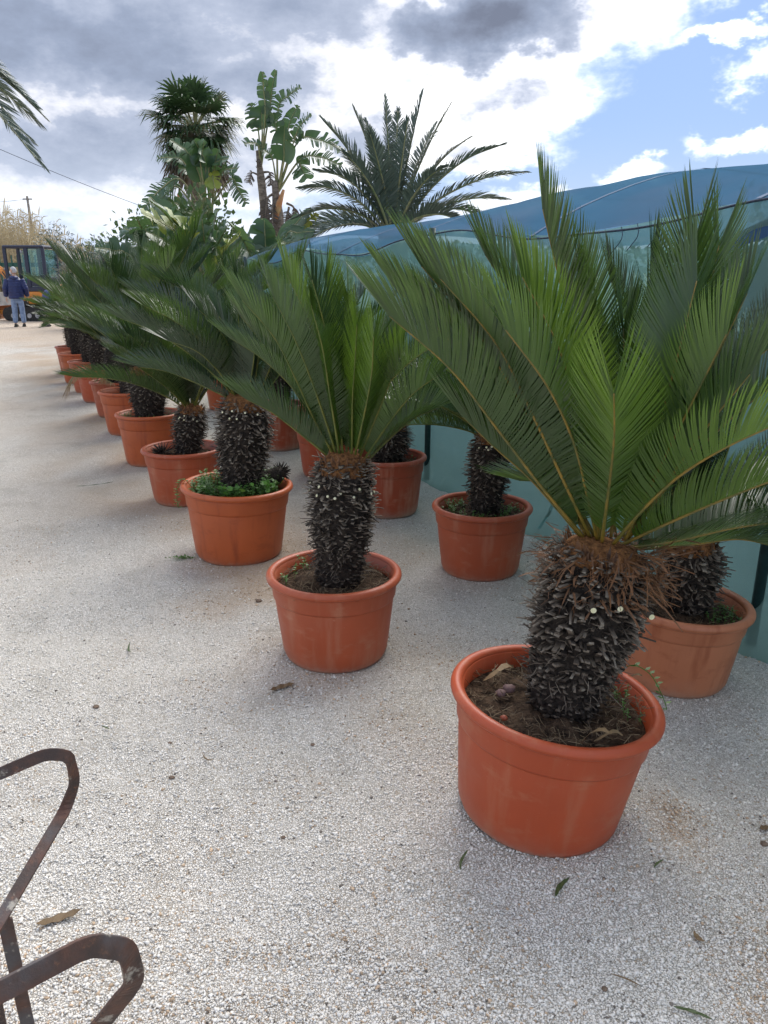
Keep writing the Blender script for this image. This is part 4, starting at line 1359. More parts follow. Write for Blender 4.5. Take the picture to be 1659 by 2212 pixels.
# tall clump in the middle (about 19 m away); coordinates relative to its base
leaves = [
    ((-0.25, 0.00, 3.92), (-0.08, -0.16, 4.95), (-0.08, -0.31, 5.79), 0.17, 0.35, 'paddle'),
    ((-0.25, 0.00, 3.92), (0.01, -0.12, 5.03), (0.21, -0.24, 5.83), 0.17, 0.40, 'paddle'),
    ((0.11, 0.00, 3.39), (0.18, 0.01, 5.05), (0.70, 0.01, 5.55), 0.26, 0.90, 'paddle'),
    ((-0.25, 0.00, 3.92), (-0.26, -0.04, 4.65), (-0.41, -0.09, 5.22), 0.28, 0.70, 'paddle'),
    ((-0.25, 0.00, 3.92), (-0.27, -0.15, 4.35), (-0.55, -0.31, 4.37), 0.22, 0.50, 'paddle'),
    ((-0.25, 0.00, 3.92), (-0.17, -0.08, 4.68), (-0.16, -0.16, 5.17), 0.33, 0.20, 'paddle'),
    ((0.11, 0.00, 3.39), (0.14, -0.07, 4.65), (0.08, -0.13, 5.02), 0.24, 0.20, 'paddle'),
    ((0.11, 0.00, 3.39), (0.29, -0.14, 4.02), (0.36, -0.28, 4.72), 0.33, 0.12, 'paddle'),
    ((0.11, 0.00, 3.39), (0.40, -0.01, 4.69), (0.65, -0.02, 5.18), 0.26, 0.25, 'paddle'),
    ((0.11, 0.00, 3.39), (0.59, -0.15, 4.57), (0.96, -0.30, 4.94), 0.24, 0.90, 'paddle'),
    ((0.11, 0.00, 3.39), (0.62, -0.09, 4.44), (1.57, -0.17, 4.28), 0.26, 0.90, 'paddle'),
    ((0.11, 0.00, 3.39), (0.66, -0.06, 4.08), (1.58, -0.12, 3.95), 0.26, 0.95, 'paddle'),
    ((0.11, 0.00, 3.39), (0.58, -0.08, 3.99), (0.81, -0.16, 3.67), 0.28, 0.35, 'paddle'),
    ((0.11, 0.00, 3.39), (0.03, -0.04, 4.08), (-0.23, -0.09, 4.33), 0.24, 0.50, 'paddle'),
    ((0.11, 0.00, 3.39), (0.35, -0.01, 4.27), (0.71, -0.02, 4.69), 0.26, 0.40, 'paddle'),
    ((-0.25, 0.00, 3.73), (-0.45, 0.04, 3.82), (-0.55, 0.08, 3.61), 0.16, 0.90, 'paddle_dead'),
    ((-0.01, 0.00, 3.36), (-0.11, -0.11, 3.26), (-0.19, -0.22, 2.60), 0.18, 0.95, 'paddle_dead'),
    ((0.36, 0.00, 3.08), (0.34, -0.03, 2.99), (0.25, -0.06, 2.51), 0.20, 0.95, 'paddle_dead'),
    ((-0.22, 0.00, 3.82), (-0.06, -0.02, 3.82), (-0.03, -0.04, 3.54), 0.16, 0.90, 'paddle_dead'),
    ((-0.27, 0.00, 3.64), (-0.28, -0.11, 3.93), (-0.32, -0.22, 4.03), 0.12, 0.90, 'paddle_dead'),
    ((0.10, 0.00, 3.17), (0.01, -0.17, 3.12), (0.00, -0.35, 2.41), 0.18, 0.95, 'paddle_dead'),
    ((0.30, 0.00, 3.17), (0.46, 0.04, 3.08), (0.47, 0.09, 2.52), 0.20, 0.95, 'paddle_dead'),
]
paddle_plant('paddle_leaf_plant', 'tallest torn-leaved paddle plant with two bare grey stems and dead hanging leaves', (-2.55, 19.0, 0), leaves, g, ((-0.27, 4.27, .11), (0.03, 3.64, .14)))
b = MB()
b.tube([(0.05, -0.15, 2.83), (0.16, -0.15, 3.16), (0.27, -0.15, 3.44)], [.08, .07, .03], 8)
o = b.build('orange_sheath', simple('orange_sheath', (.40, .15, .05), (.34, .24, .12), 8, .6, .2), bpy.data.objects['paddle_leaf_plant'], True)

# clump in front of the fan palm, about 17 m away
leaves = [
    ((0.24, 0.00, 2.73), (-0.16, -0.13, 3.43), (-0.92, -0.32, 2.88), 0.24, 0.85, 'paddle'),
    ((0.30, 0.00, 2.73), (-0.09, 0.01, 3.74), (-0.64, 0.04, 3.86), 0.24, 0.75, 'paddle'),
    ((0.34, 0.00, 2.73), (0.04, -0.09, 3.84), (-0.30, -0.22, 4.16), 0.24, 0.50, 'paddle'),
    ((0.33, 0.00, 2.73), (0.27, -0.19, 3.65), (0.42, -0.48, 4.08), 0.28, 0.12, 'paddle'),
    ((0.18, 0.00, 2.73), (0.35, -0.11, 3.66), (0.18, -0.28, 4.15), 0.26, 0.15, 'paddle'),
    ((0.38, 0.00, 2.73), (0.51, -0.04, 3.62), (0.62, -0.10, 4.00), 0.22, 0.10, 'paddle'),
    ((0.31, 0.00, 2.73), (0.47, -0.15, 3.47), (0.56, -0.38, 3.26), 0.20, 0.10, 'paddle_yellow'),
    ((0.33, 0.00, 2.73), (0.65, -0.13, 3.52), (1.04, -0.32, 3.63), 0.22, 0.60, 'paddle'),
    ((0.21, 0.00, 2.73), (0.80, -0.03, 3.44), (1.12, -0.07, 2.99), 0.20, 0.90, 'paddle'),
    ((0.31, 0.00, 2.73), (-0.03, -0.00, 2.83), (-0.73, -0.00, 3.04), 0.26, 0.30, 'paddle'),
    ((0.35, 0.00, 2.73), (0.13, -0.04, 3.53), (-0.20, -0.09, 3.66), 0.24, 0.40, 'paddle'),
    ((0.34, 0.00, 2.73), (0.40, -0.10, 3.61), (0.84, -0.24, 3.82), 0.24, 0.40, 'paddle'),
    ((0.19, 0.00, 2.73), (-0.25, 0.01, 3.30), (-0.66, 0.03, 3.07), 0.20, 0.90, 'paddle'),
    ((0.25, 0.00, 2.73), (-0.14, 0.00, 2.73), (-0.81, 0.01, 2.69), 0.22, 0.60, 'paddle'),
    ((0.20, 0.00, 2.73), (0.23, -0.08, 3.38), (0.05, -0.21, 3.92), 0.26, 0.20, 'paddle'),
]
paddle_plant('paddle_leaf_plant', 'arching paddle-leaved plant in front of the fan palm', (-3.95, 17.0, 0), leaves, g, ((-.05, 1.7, .12), (.15, 1.6, .12)))

# low leafy clumps behind the cycads
for (lx, ly, label, spread, top_, cnt, yel) in [
        (-4.55, 15.6, 'low feathery clump of paddle leaves left of the arching plant', .9, 3.15, 14, 0.0),
        (-3.15, 14.2, 'low clump of glossy paddle leaves with yellowing blades', 1.0, 3.0, 17, .22),
        (-2.15, 14.6, 'low clump of broad green paddle leaves beside the bare grey stems', .95, 3.0, 16, .08)]:
    leaves = []
    for i in range(cnt):
        a = random.uniform(0, 6.28); r = random.uniform(.3, 1) * spread
        tp = top_ * random.uniform(.72, 1.0)
        leaves.append(((0.1 * math.cos(a), .1 * math.sin(a), .2), (.45 * r * math.cos(a), .45 * r * math.sin(a), tp * .72), (1.15 * r * math.cos(a), 1.15 * r * math.sin(a) - .2, tp * random.uniform(.75, 1.05)), random.uniform(.22, .34), random.uniform(.15, .6), 'paddle_yellow' if random.random() < yel else 'paddle'))
    paddle_plant('paddle_leaf_plant', label, (lx, ly, 0), leaves, g, ((0, .5, .12),))


def date_palm(label, loc, trunk_h, rad, fr, g):
    root = thing('date_palm', label, 'palm tree', loc)
    b = MB()
    zz = np.linspace(-.1, trunk_h, max(8, int(trunk_h * 10)))
    b.tube([(0, 0, z) for z in zz], rad * (1 + .14 * np.sin(zz * 22)), 18)
    b.build('trunk', M['bark'], root, True)
    for ctrl in fr:
        P = np.array(ctrl)
        out_ = P[-1] - P[0]
        hint = unit(np.array([-out_[0], -out_[1], 0]) + 1e-6) * .8 + np.array([0, 0, 1.0])
        dat = frond_mesh(P, hint, n=100, leaf=.36, half=.0115, vee=g.uniform(12, 34), s0=.14, a0=66, a1=46, prof=(.35, 1.0, .40), bend=.12, droop=g.uniform(.05, .4), jitter=1.5, seed=int(g.integers(1e6)), roll=g.normal(0, .3), missing=.03)
        frond_objects(root, dat, (M['phoenix'], M['petiole']), rr=(.032, .006))
    return root


g = np.random.default_rng(31)
CB = np.array([0, 0, 2.35])
tips = [(-1.23, 0.00, 4.19, 0.35), (-0.71, 0.40, 4.45, 0.30), (-0.15, 0.30, 4.62, 0.12), (0.23, -0.50, 4.11, 0.10), (0.51, 0.30, 4.67, 0.15), (0.98, 0.10, 4.45, 0.25), (1.35, 0.40, 3.97, 0.40), (1.88, -0.20, 3.78, 0.50), (2.33, 0.00, 3.37, 0.45), (-1.31, -0.30, 3.35, 0.50), (-1.63, 0.00, 3.11, 0.50), (-1.73, -0.40, 2.58, 0.50), (-1.54, -0.80, 2.17, 0.40), (-0.83, -0.90, 3.56, 0.30), (-0.40, -0.80, 3.86, 0.20), (0.85, -0.90, 3.35, 0.35), (2.11, 0.60, 2.97, 0.40), (-1.13, 0.90, 3.97, 0.35), (0.79, 0.90, 4.28, 0.25), (-0.50, 0.50, 4.26, 0.25), (1.19, -0.90, 2.47, 0.40), (-1.76, 0.60, 2.39, 0.40), (1.70, 0.00, 2.60, 0.50), (0.09, 0.80, 4.50, 0.10)]
fr = []
for tx, ty, tz, bow in tips:
    T_ = np.array([tx, ty, tz])
    m1 = CB + (T_ - CB) * .33 + np.array([0, 0, bow * .42]) * 1.0
    m2 = CB + (T_ - CB) * .68 + np.array([0, 0, bow * .46])
    fr.append((CB + np.array([tx * .03, ty * .03, -.1]), m1, m2, T_))
date_palm('broad date palm with stiff grey-green fronds rising behind the net shelter', (.17, 15.0, 0), 2.4, .28, fr, g)

CB = np.array([0, 0, 4.1])
fr = []
for i in range(20):
    a = i * 2.39996 + .3; e = math.radians([62, 45, 30, 15, -5][i % 5])
    L = 2.6
    T_ = CB + np.array([math.cos(a) * math.cos(e), math.sin(a) * math.cos(e), math.sin(e)]) * L + np.array([0, 0, -.9])
    fr.append((CB, CB + (T_ - CB) * .35 + np.array([0, 0, .55]), CB + (T_ - CB) * .7 + np.array([0, 0, .5]), T_))
for tx, ty, tz in ((2.75, -.4, 3.05), (2.6, .2, 3.75), (2.3, -.6, 4.0), (2.35, .3, 3.45)):
    T_ = np.array([tx, ty, tz])
    fr.append((CB, CB + (T_ - CB) * .35 + np.array([0, 0, .75]), CB + (T_ - CB) * .7 + np.array([0, 0, .62]), T_))
date_palm('date palm whose drooping fronds reach in from the left edge', (-7.35, 11.6, 0), 4.05, .26, fr, g)


# ------------------------------------------------------------------ shrubs, olive trees, reeds
def bush(name, label, cat, loc, size, mat, g, n=2600, leaf=.09, trunk_h=.5, slim=.32):
    root = thing(name, label, cat, loc)
    tb = MB()
    clumps = []
    for i in range(13):
        a = g.uniform(0, 6.283); k = g.uniform(.25, 1) ** .6
        c = np.array([math.cos(a) * k * size[0] * .62, math.sin(a) * k * size[1] * .62, trunk_h + size[2] * g.uniform(.22, .9)])
        clumps.append((c, g.uniform(.22, .42)))
        tb.tube(smoothcurve([(0, 0, 0), (c[0] * .15, c[1] * .15, trunk_h), (c[0] * .6, c[1] * .6, trunk_h + (c[2] - trunk_h) * .6), c], 9), np.linspace(.07, .012, 9) * size[2] / 2.0, 6)
    tb.build('trunk', M['bark'], root, True)
    b = MB()
    for i in range(n):
        c, r = clumps[g.integers(len(clumps))]
        d = unit(g.normal(0, 1, 3))
        P = c + d * np.array(size) * r * g.random() ** .45
        o = unit(d + g.normal(0, .7, 3)); s_ = unit(np.cross(o, g.normal(0, 1, 3)))
        L = leaf * g.uniform(.6, 1.3)
        b.add([P, P + o * L * .5 - s_ * L * slim, P + o * L, P + o * L * .5 + s_ * L * slim], [(0, 1, 2, 3)], g.uniform(0, 1))
    b.build('crown', mat, root)


g = np.random.default_rng(61)
bush('olive_tree', 'round grey-green olive tree at the far left beyond the cycads', 'tree', (-11.6, 31, 0), (2.0, 1.8, 2.3), M['olive'], g, 3600, .13, .5, .16)
bush('olive_tree', 'pale olive tree nearest the row end, partly behind the cycad fronds', 'tree', (-8.6, 24, 0), (1.7, 1.6, 1.9), M['olive'], g, 3400, .12, .4, .16)
bush('olive_tree', 'low olive tree behind the left paddle leaves', 'tree', (-7.2, 26, 0), (2.2, 1.6, 1.6), M['olive'], g, 3000, .13, .4, .16)
bush('shrub', 'leafy shrub seen dimly through the net near its tie rope', 'shrub', (5.2, 10.5, 0), (.9, .9, 2.0), M['bushy'], g, 1600, .13, .3)
bush('shrub', 'leafy shrub seen dimly through the net at the right edge', 'shrub', (6.6, 8.6, 0), (1.1, 1.0, 1.7), M['bushy'], g, 1800, .13, .3)
bush('shrub', 'dark shrub behind the net under the date palm', 'shrub', (1.6, 14.2, 0), (1.9, 1.0, 1.4), M['bushy'], g, 2400, .13, .3)
bush('shrub', 'dark green shrub filling the gap under the paddle leaves', 'shrub', (-3.6, 16.2, 0), (2.2, .9, 2.5), M['bushy'], g, 4200, .14, .3)
bush('shrub', 'dark green shrub at the foot of the fan palm', 'shrub', (-5.6, 20.5, 0), (2.4, 1.0, 2.6), M['bushy'], g, 4200, .14, .3)

# dry reeds, one mass far away
b = MB()
for i in range(2600):
    x = g.uniform(-26, -11.8); y = 38 + g.uniform(0, 4.5)
    hmax = np.interp(x, [-26, -17.5, -16, -13], [5.2, 4.6, 3.2, 1.6])
    hh = hmax * g.uniform(.55, 1.02)
    lean = g.normal(0, .10, 2)
    P = np.array([x, y, 0]); Q = P + np.array([lean[0] * hh, lean[1] * hh, hh])
    mdl = (P + Q) / 2 + np.array([g.normal(0, .06), 0, 0])
    tint = g.uniform(0, 1)
    wv = np.array([.018, 0, 0])
    b.strip([P, mdl, Q], [wv, wv * .8, wv * .3], tint)
    for k in range(5):
        q = P + (Q - P) * g.uniform(.25, .98)
        a = g.choice([-1, 1]) * g.uniform(.3, 1)
        e = q + np.array([a * .45, g.normal(0, .2), g.uniform(-.25, .4)])
        b.strip([q, (q + e) / 2 + np.array([0, 0, .1]), e], [np.array([0, 0, .02]), np.array([0, 0, .022]), np.array([0, 0, .002])], np.clip(tint + g.normal(0, .2), 0, 1))
    if g.random() < .10:
        b.strip([Q, Q + np.array([.04, 0, .22]), Q + np.array([.10, 0, .42])], [np.array([.02, 0, 0]), np.array([.03, 0, 0]), np.array([.006, 0, 0])], .9)
o = b.build('reeds', M['reed'])
tag(o, 'mass of tall dry tan reeds beyond the green fence', 'reeds', kind='stuff')
# distant treeline that closes the horizon
b = MB()
for i in range(9000):
    x = g.uniform(-60, 70); y = 62 + g.uniform(0, 5)
    hh = 2.2 + 1.6 * float(vnoise(x * .22, 3.1, 71)) + .6 * float(vnoise(x * 1.1, 5, 72))
    P = np.array([x, y, g.uniform(0, 1) ** .6 * hh])
    o_ = unit(g.normal(0, 1, 3)); s_ = unit(np.cross(o_, g.normal(0, 1, 3)))
    L = g.uniform(.3, .7)
    b.add([P, P + o_ * L * .5 - s_ * L * .35, P + o_ * L, P + o_ * L * .5 + s_ * L * .35], [(0, 1, 2, 3)], g.uniform(0, 1))
o = b.build('far_thicket', M['bushy'])
tag(o, 'far low thicket closing the horizon behind the yard', 'thicket', kind='stuff')

# ------------------------------------------------------------------ fence, poles, wires, lamp
M['fence'] = simple('green_fence_paint', (.012, .065, .050), (.020, .09, .068), 10, .5, .2)
M['steel'] = simple('galvanised_steel', (.30, .31, .32), (.45, .46, .47), 20, .45, .1, metallic=.6)
M['wood_pole'] = simple('grey_wood_pole', (.16, .14, .12), (.28, .25, .22), 6, .85, .4)
fence = thing('picket_fence', 'dark green metal picket fence in front of the dry reeds', 'fence', (-18, 34, 0))
for z, hh in ((1.95, .17), (.45, .10)):
    b = MB(); b.box((0, 0, z), (17, .05, hh)); b.build('rail', M['fence'], fence)
proto = MB(); proto.box((0, -.04, 1.18), (.055, .03, 2.30)); pm_ = proto.mesh('picket', M['fence'])
for i in range(68):
    o = link('picket', pm_, fence); o.location = (-8.4 + i * .25, 0, 0)
b = MB(); b.box((0, .06, .42), (17, .25, .84)); b.build('low_wall', simple('rendered_wall', (.34, .32, .29), (.48, .45, .41), 4, .9, .4), fence)

pole = thing('utility_pole', 'thin grey utility pole rising from the reeds', 'pole', (-19.3, 45, 0))
b = MB(); b.tube([(0, 0, -.2), (-.05, 0, 3), (-.12, 0, 5.6)], [.09, .08, .06], 10); b.build('shaft', M['wood_pole'], pole, True)
b = MB(); b.box((-.12, 0, 5.45), (.5, .06, .06)); b.build('crossarm', M['wood_pole'], pole)


def wire(label, a, c, sag, name='overhead_wire'):
    a, c = np.array(a), np.array(c)
    pts = [a + (c - a) * k + np.array([0, 0, -4 * sag * k * (1 - k)]) for k in np.linspace(0, 1, 40)]
    b = MB(); b.tube(pts, .008, 5)
    return tag(b.build(name, M['rope']), label, 'wire')


wire('thin overhead wire sagging from the left edge towards the fan palm', (-11.2, 19.0, 5.4), (-7.5, 27.5, 3.55), .10)
wire('short overhead wire running left from the utility pole', (-19.42, 45, 5.45), (-30, 42, 4.75), .2)
lamp = thing('security_lamp', 'small grey floodlight box on a pole beside the fan palm trunk', 'lamp', (-4.88, 20.0, 0))
b = MB(); b.tube([(0, 0, 0), (0, 0, 3.3)], .035, 8); b.build('pole', M['steel'], lamp, True)
b = MB(); b.box((.08, 0, 3.36), (.22, .14, .20)); b.build('housing', M['steel'], lamp)
b = MB(); b.box((-.06, -.02, 3.36), (.07, .16, .18)); b.build('orange_cover', simple('orange_plastic', (.42, .11, .03), (.50, .16, .05), 12, .5, .1), lamp)


# ------------------------------------------------------------------ excavator
M['navy'] = simple('navy_cab_paint', (.008, .012, .032), (.012, .018, .045), 5, .35, .05, spec=.5)
M['orange'] = simple('orange_machine_paint', (.50, .17, .025), (.60, .24, .04), 5, .45, .15)
M['rust_orange'] = simple('worn_orange_blade', (.30, .12, .05), (.44, .20, .09), 9, .7, .3)
M['rubber'] = simple('black_rubber', (.012, .012, .013), (.035, .033, .03), 18, .8, .5)
M['chrome'] = simple('grey_metal', (.25, .25, .26), (.40, .40, .41), 12, .35, .1, metallic=.7)
mg, nt, out = new_mat('cab_glass')
gl = nt.add('ShaderNodeBsdfGlossy', {'Color': (.8, .95, .95, 1), 'Roughness': .05})
tp = nt.add('ShaderNodeBsdfTransparent', {'Color': (.78, .92, .92, 1)})
mx = nt.add('ShaderNodeMixShader', {0: nt.math('MULTIPLY_ADD', nt.add('ShaderNodeLayerWeight', {0: .35}).outputs['Fresnel'], .35, .03, clamp=True)})
nt.t.links.new(tp.outputs[0], mx.inputs[1]); nt.t.links.new(gl.outputs[0], mx.inputs[2]); nt.t.links.new(mx.outputs[0], out.inputs[0])
M['glass'] = mg


def bev(o, wdt=.02, seg=2):
    m = o.modifiers.new('bevel', 'BEVEL'); m.width = wdt; m.segments = seg; m.limit_method = 'ANGLE'
    return o


ex = thing('mini_excavator', 'small orange excavator with an open navy cab', 'excavator', (-12.42, 28.6, 0), R(-4))
ex.scale = (.95, .95, .98)


def exbox(name, c, s, mat, parent=ex, bw=.02, rz=0):
    b = MB(); b.box(c, s, rz); return bev(b.build(name, M[mat], parent), bw)


for yy in (-.62, .62):
    b = MB()
    a = np.linspace(0, 2 * math.pi, 40, endpoint=False)
    prof = []
    for t in a:
        cx = .78 * (1 if math.cos(t) > 0 else -1)
        prof.append((cx + .24 * math.cos(t), .25 + .24 * math.sin(t)))
    n_ = len(prof)
    V = [(p[0], yy - .17, p[1]) for p in prof] + [(p[0], yy + .17, p[1]) for p in prof]
    b.add(V, [(i, (i + 1) % n_, n_ + (i + 1) % n_, n_ + i) for i in range(n_)] + [tuple(range(n_ - 1, -1, -1)), tuple(range(n_, 2 * n_))])
    tk = b.build('track', M['rubber'], ex)
    for i in range(13):
        exbox('track_pad', (-.72 + i * .12, yy, .012), (.05, .36, .024), 'rubber', tk, .004)
        exbox('track_pad', (-.72 + i * .12, yy, .497), (.05, .36, .024), 'rubber', tk, .004)
    for i in range(5):
        b = MB(); b.tube([(-.62 + i * .31, yy - .185, .19), (-.62 + i * .31, yy + .185, .19)], .085, 12); b.build('roller', M['chrome'], tk)
exbox('undercarriage', (0, 0, .46), (1.1, .9, .22), 'rubber')
exbox('body', (.18, 0, .80), (1.75, 1.32, .44), 'orange', bw=.06)
exbox('counterweight', (1.02, 0, .95), (.34, 1.26, .66), 'orange', bw=.10)
exbox('skirt_panel', (-.30, -.675, .62), (.55, .02, .18), 'rubber')
# cab
cab = bev(MB().build('cab', M['navy'], ex)) if False else None
b = MB(); b.box((-.02, -.10, 1.10), (1.50, 1.02, .18)); cab = bev(b.build('cab', M['navy'], ex), .03)
exbox('roof', (-.02, -.10, 2.54), (1.56, 1.10, .11), 'navy', cab, .05)
for xx in (-.74, .06, .70):
    for yy in (-.58, .38):
        wdt = .15 if xx == .06 else .12
        exbox('pillar', (xx, yy, 1.84), (wdt, .09, 1.34), 'navy', cab, .02)
exbox('sill', (-.34, -.58, 1.26), (.68, .07, .10), 'navy', cab, .015)
exbox('side_panel', (.39, -.58, 1.38), (.52, .05, .34), 'navy', cab, .015)
exbox('rear_panel', (.74, -.10, 1.35), (.06, .90, .34), 'navy', cab, .015)
for nm, c, s in (('pane', (.38, -.57, 2.02), (.52, .012, .92)), ('pane', (.74, -.10, 1.99), (.012, .86, .92)), ('pane', (-.34, .38, 1.9), (.68, .012, 1.1)), ('pane', (.38, .38, 1.9), (.52, .012, 1.1))):
    b = MB(); b.box(c, s); b.build(nm, M['glass'], cab)
exbox('seat', (.22, -.08, 1.36), (.48, .48, .16), 'rubber', cab, .05)
exbox('seat_back', (.44, -.08, 1.72), (.14, .46, .66), 'rubber', cab, .05)
b = MB(); b.tube([(-.25, -.1, 1.2), (-.20, -.1, 1.6), (-.22, -.1, 1.66)], .018, 6); b.build('lever', M['chrome'], cab)
b = MB(); b.box((-.06, -.67, 2.38), (.06, .05, .09)); b.build('work_lamp', M['chrome'], cab)
# boom, arm and blade (reaching left)
b = MB()
bm = smoothcurve([(-.75, .15, .95), (-1.15, .15, 1.55), (-1.75, .15, 2.0), (-2.5, .15, 2.1)], 14)
b.tube(bm, np.linspace(.17, .12, 14), 4, flat=(1, .8)); boom = bev(b.build('boom', M['orange'], ex), .015)
b = MB(); b.tube([(-.62, .15, 1.35), (-1.25, .15, 1.80)], .05, 10); b.build('cylinder', M['chrome'], boom, True)
b = MB(); b.tube([(-.62, -.02, .98), (-1.0, -.02, 1.28), (-1.25, 0, 1.7)], .022, 6); b.build('hose', M['rubber'], boom, True)
b = MB(); b.tube([(-2.45, .15, 2.15), (-2.75, .15, 1.3), (-2.85, .15, .75)], [.13, .11, .08], 4); b.build('dipper_arm', M['orange'], ex)
b = MB(); b.box((-2.75, .15, .42), (.50, .55, .50), taper=.7); bev(b.build('bucket', M['rubber'], ex), .03)
b = MB()
bl = [(-1.30 - .10 * math.sin(k * math.pi), z) for k, z in zip(np.linspace(0, 1, 8), np.linspace(.06, .52, 8))]
V = [(p[0], -.78, p[1]) for p in bl] + [(p[0], .78, p[1]) for p in bl] + [(p[0] + .05, .78, p[1]) for p in bl] + [(p[0] + .05, -.78, p[1]) for p in bl]
F = []
for s_ in range(4):
    q = (s_ + 1) % 4
    F += [(s_ * 8 + i, s_ * 8 + i + 1, q * 8 + i + 1, q * 8 + i) for i in range(7)]
F += [(0, 8, 16, 24), (31, 23, 15, 7)]
b.add(V, F); b.build('dozer_blade', M['rust_orange'], ex)
for yy in (-.4, .4):
    b = MB(); b.box((-.95, yy, .30), (.70, .09, .14)); b.build('blade_arm', M['orange'], ex)


# ------------------------------------------------------------------ people
def skin_mat(name, c):
    return simple(name, c, tuple(k * 1.15 for k in c), 12, .55, .05)


M['skin'] = skin_mat('skin', (.46, .27, .19))
M['grey_hair'] = simple('grey_hair', (.34, .34, .35), (.52, .52, .53), 60, .8, .6)
M['puffer'] = simple('navy_puffer', (.010, .018, .075), (.018, .030, .115), 14, .45, .2)
M['jeans'] = simple('light_jeans', (.14, .20, .33), (.26, .34, .48), 9, .85, .3)
M['shoe'] = simple('dark_shoes', (.035, .035, .03), (.07, .065, .055), 20, .7, .3)
M['camo'] = simple('khaki_trousers', (.12, .10, .075), (.34, .30, .24), 11, .9, .3)
M['blue_top'] = simple('blue_top', (.06, .08, .20), (.11, .14, .32), 9, .8, .3)


def skin_body(name, verts, edges, radii, mat, parent, sub=2, root=0):
    me = bpy.data.meshes.new(name)
    me.from_pydata(verts, edges, [])
    me.materials.append(mat)
    o = link(name, me, parent)
    md = o.modifiers.new('skin', 'SKIN')
    md.use_smooth_shade = True
    for i, sv in enumerate(me.skin_vertices[0].data):
        r = radii[i]
        sv.radius = r if isinstance(r, tuple) else (r, r)
        sv.use_root = (i == root)
    s = o.modifiers.new('subsurf', 'SUBSURF'); s.levels = sub; s.render_levels = sub
    return o


def head(parent, c, yaw, tilt, hairmat, s=1.0):
    """ovoid head with face, ears and short hair; faces local -Y before yaw"""
    e = link('head', None) if False else None
    b = MB()
    nl, ns = 14, 18
    V, F = [], []
    for i in range(nl + 1):
        ph = -math.pi / 2 + math.pi * i / nl
        for j in range(ns):
            a = 2 * math.pi * j / ns
            x = math.cos(ph) * math.cos(a) * .076; y = math.cos(ph) * math.sin(a) * .096; z = math.sin(ph) * .118
            if z < 0:
                x *= 1 + z * 2.0; y *= 1 + z * .6
            fy = -y
            if fy > .05:
                dz, dx = z + .005, x
                y -= .024 * math.exp(-(dx / .014) ** 2 - ((dz + .012) / .022) ** 2)      # nose
                y += .010 * math.exp(-((abs(dx) - .032) / .014) ** 2 - ((dz - .022) / .014) ** 2)   # eye sockets
                y -= .006 * math.exp(-(dx / .026) ** 2 - ((dz + .055) / .010) ** 2)       # lips
            V.append((x, y, z))
    for i in range(nl):
        for j in range(ns):
            k = (j + 1) % ns
            F.append((i * ns + j, i * ns + k, (i + 1) * ns + k, (i + 1) * ns + j))
    b.add(np.array(V) * s, F)
    h = b.build('head', M['skin'], parent, True)
    for sx in (-1, 1):
        eb = MB(); eb.tube([(sx * .072, .0, -.03), (sx * .086, .008, .0), (sx * .078, .006, .03)], [.010, .016, .010], 6, flat=(.6, 1.2)); eb.build('ear', M['skin'], h, True)
    hb = MB()
    V2 = np.array(V).reshape(nl + 1, ns, 3)
    keepf = []
    for i in range(nl):
        for j in range(ns):
            k = (j + 1) % ns
            m = (V2[i, j] + V2[i + 1, k]) / 2
            if m[2] > .045 or (m[1] > .0 and m[2] > -.045):
                keepf.append((i * ns + j, i * ns + k, (i + 1) * ns + k, (i + 1) * ns + j))
    hb.add(V2.reshape(-1, 3) * 1.07 + np.array([0, .004, .004]), keepf)
    hb.build('hair', hairmat, h, True)
    h.location = c
    h.rotation_euler = (tilt, 0, yaw)
    return h


def hand(parent, P, d, n):
    """relaxed hand: palm and five bent fingers, as one mesh; d = finger direction, n = palm normal"""
    d = unit(d); n = unit(np.array(n) - d * np.dot(n, d)); s_ = np.cross(d, n)
    b = MB(); P = np.array(P)
    b.tube([P - d * .03, P + d * .01, P + d * .05, P + d * .085], [.026, .036, .040, .036], 8, flat=(1, .45) if abs(d[2]) > .9 else (1, .5))
    for i, (o, L) in enumerate(((-.028, .070), (-.010, .080), (.010, .076), (.027, .060))):
        q = P + d * .08 + s_ * o
        b.tube([q, q + d * L * .45 + n * .004, q + d * L * .78 + n * .020, q + d * L * .9 + n * .040], [.0095, .009, .0085, .006], 6)
    q = P + d * .02 - s_ * .034
    b.tube([q, q + d * .03 - s_ * .022 + n * .01, q + d * .06 - s_ * .022 + n * .028], [.012, .011, .008], 6)
    return b.build('hand', M['skin'], parent, True)


def shoe(parent, P, yaw, lift=0.0):
    b = MB()
    c = [(0, .05, .045), (0, .0, .055), (0, -.09, .048), (0, -.17, .036), (0, -.215, .028)]
    b.tube(c, [.046, .056, .052, .046, .026], 10, flat=(.85, 1.0))
    b.box((0, -.08, .012), (.088, .29, .024))
    o = b.build('shoe', M['shoe'], parent, True)
    o.location = P; o.rotation_euler = (lift, 0, yaw)
    return o


# man in the blue padded jacket: back to the viewer, head turned left
man = thing('person', 'person in a navy padded jacket and light jeans standing with back turned', 'person', (-11.5, 24.95, 0), R(180 + 20))
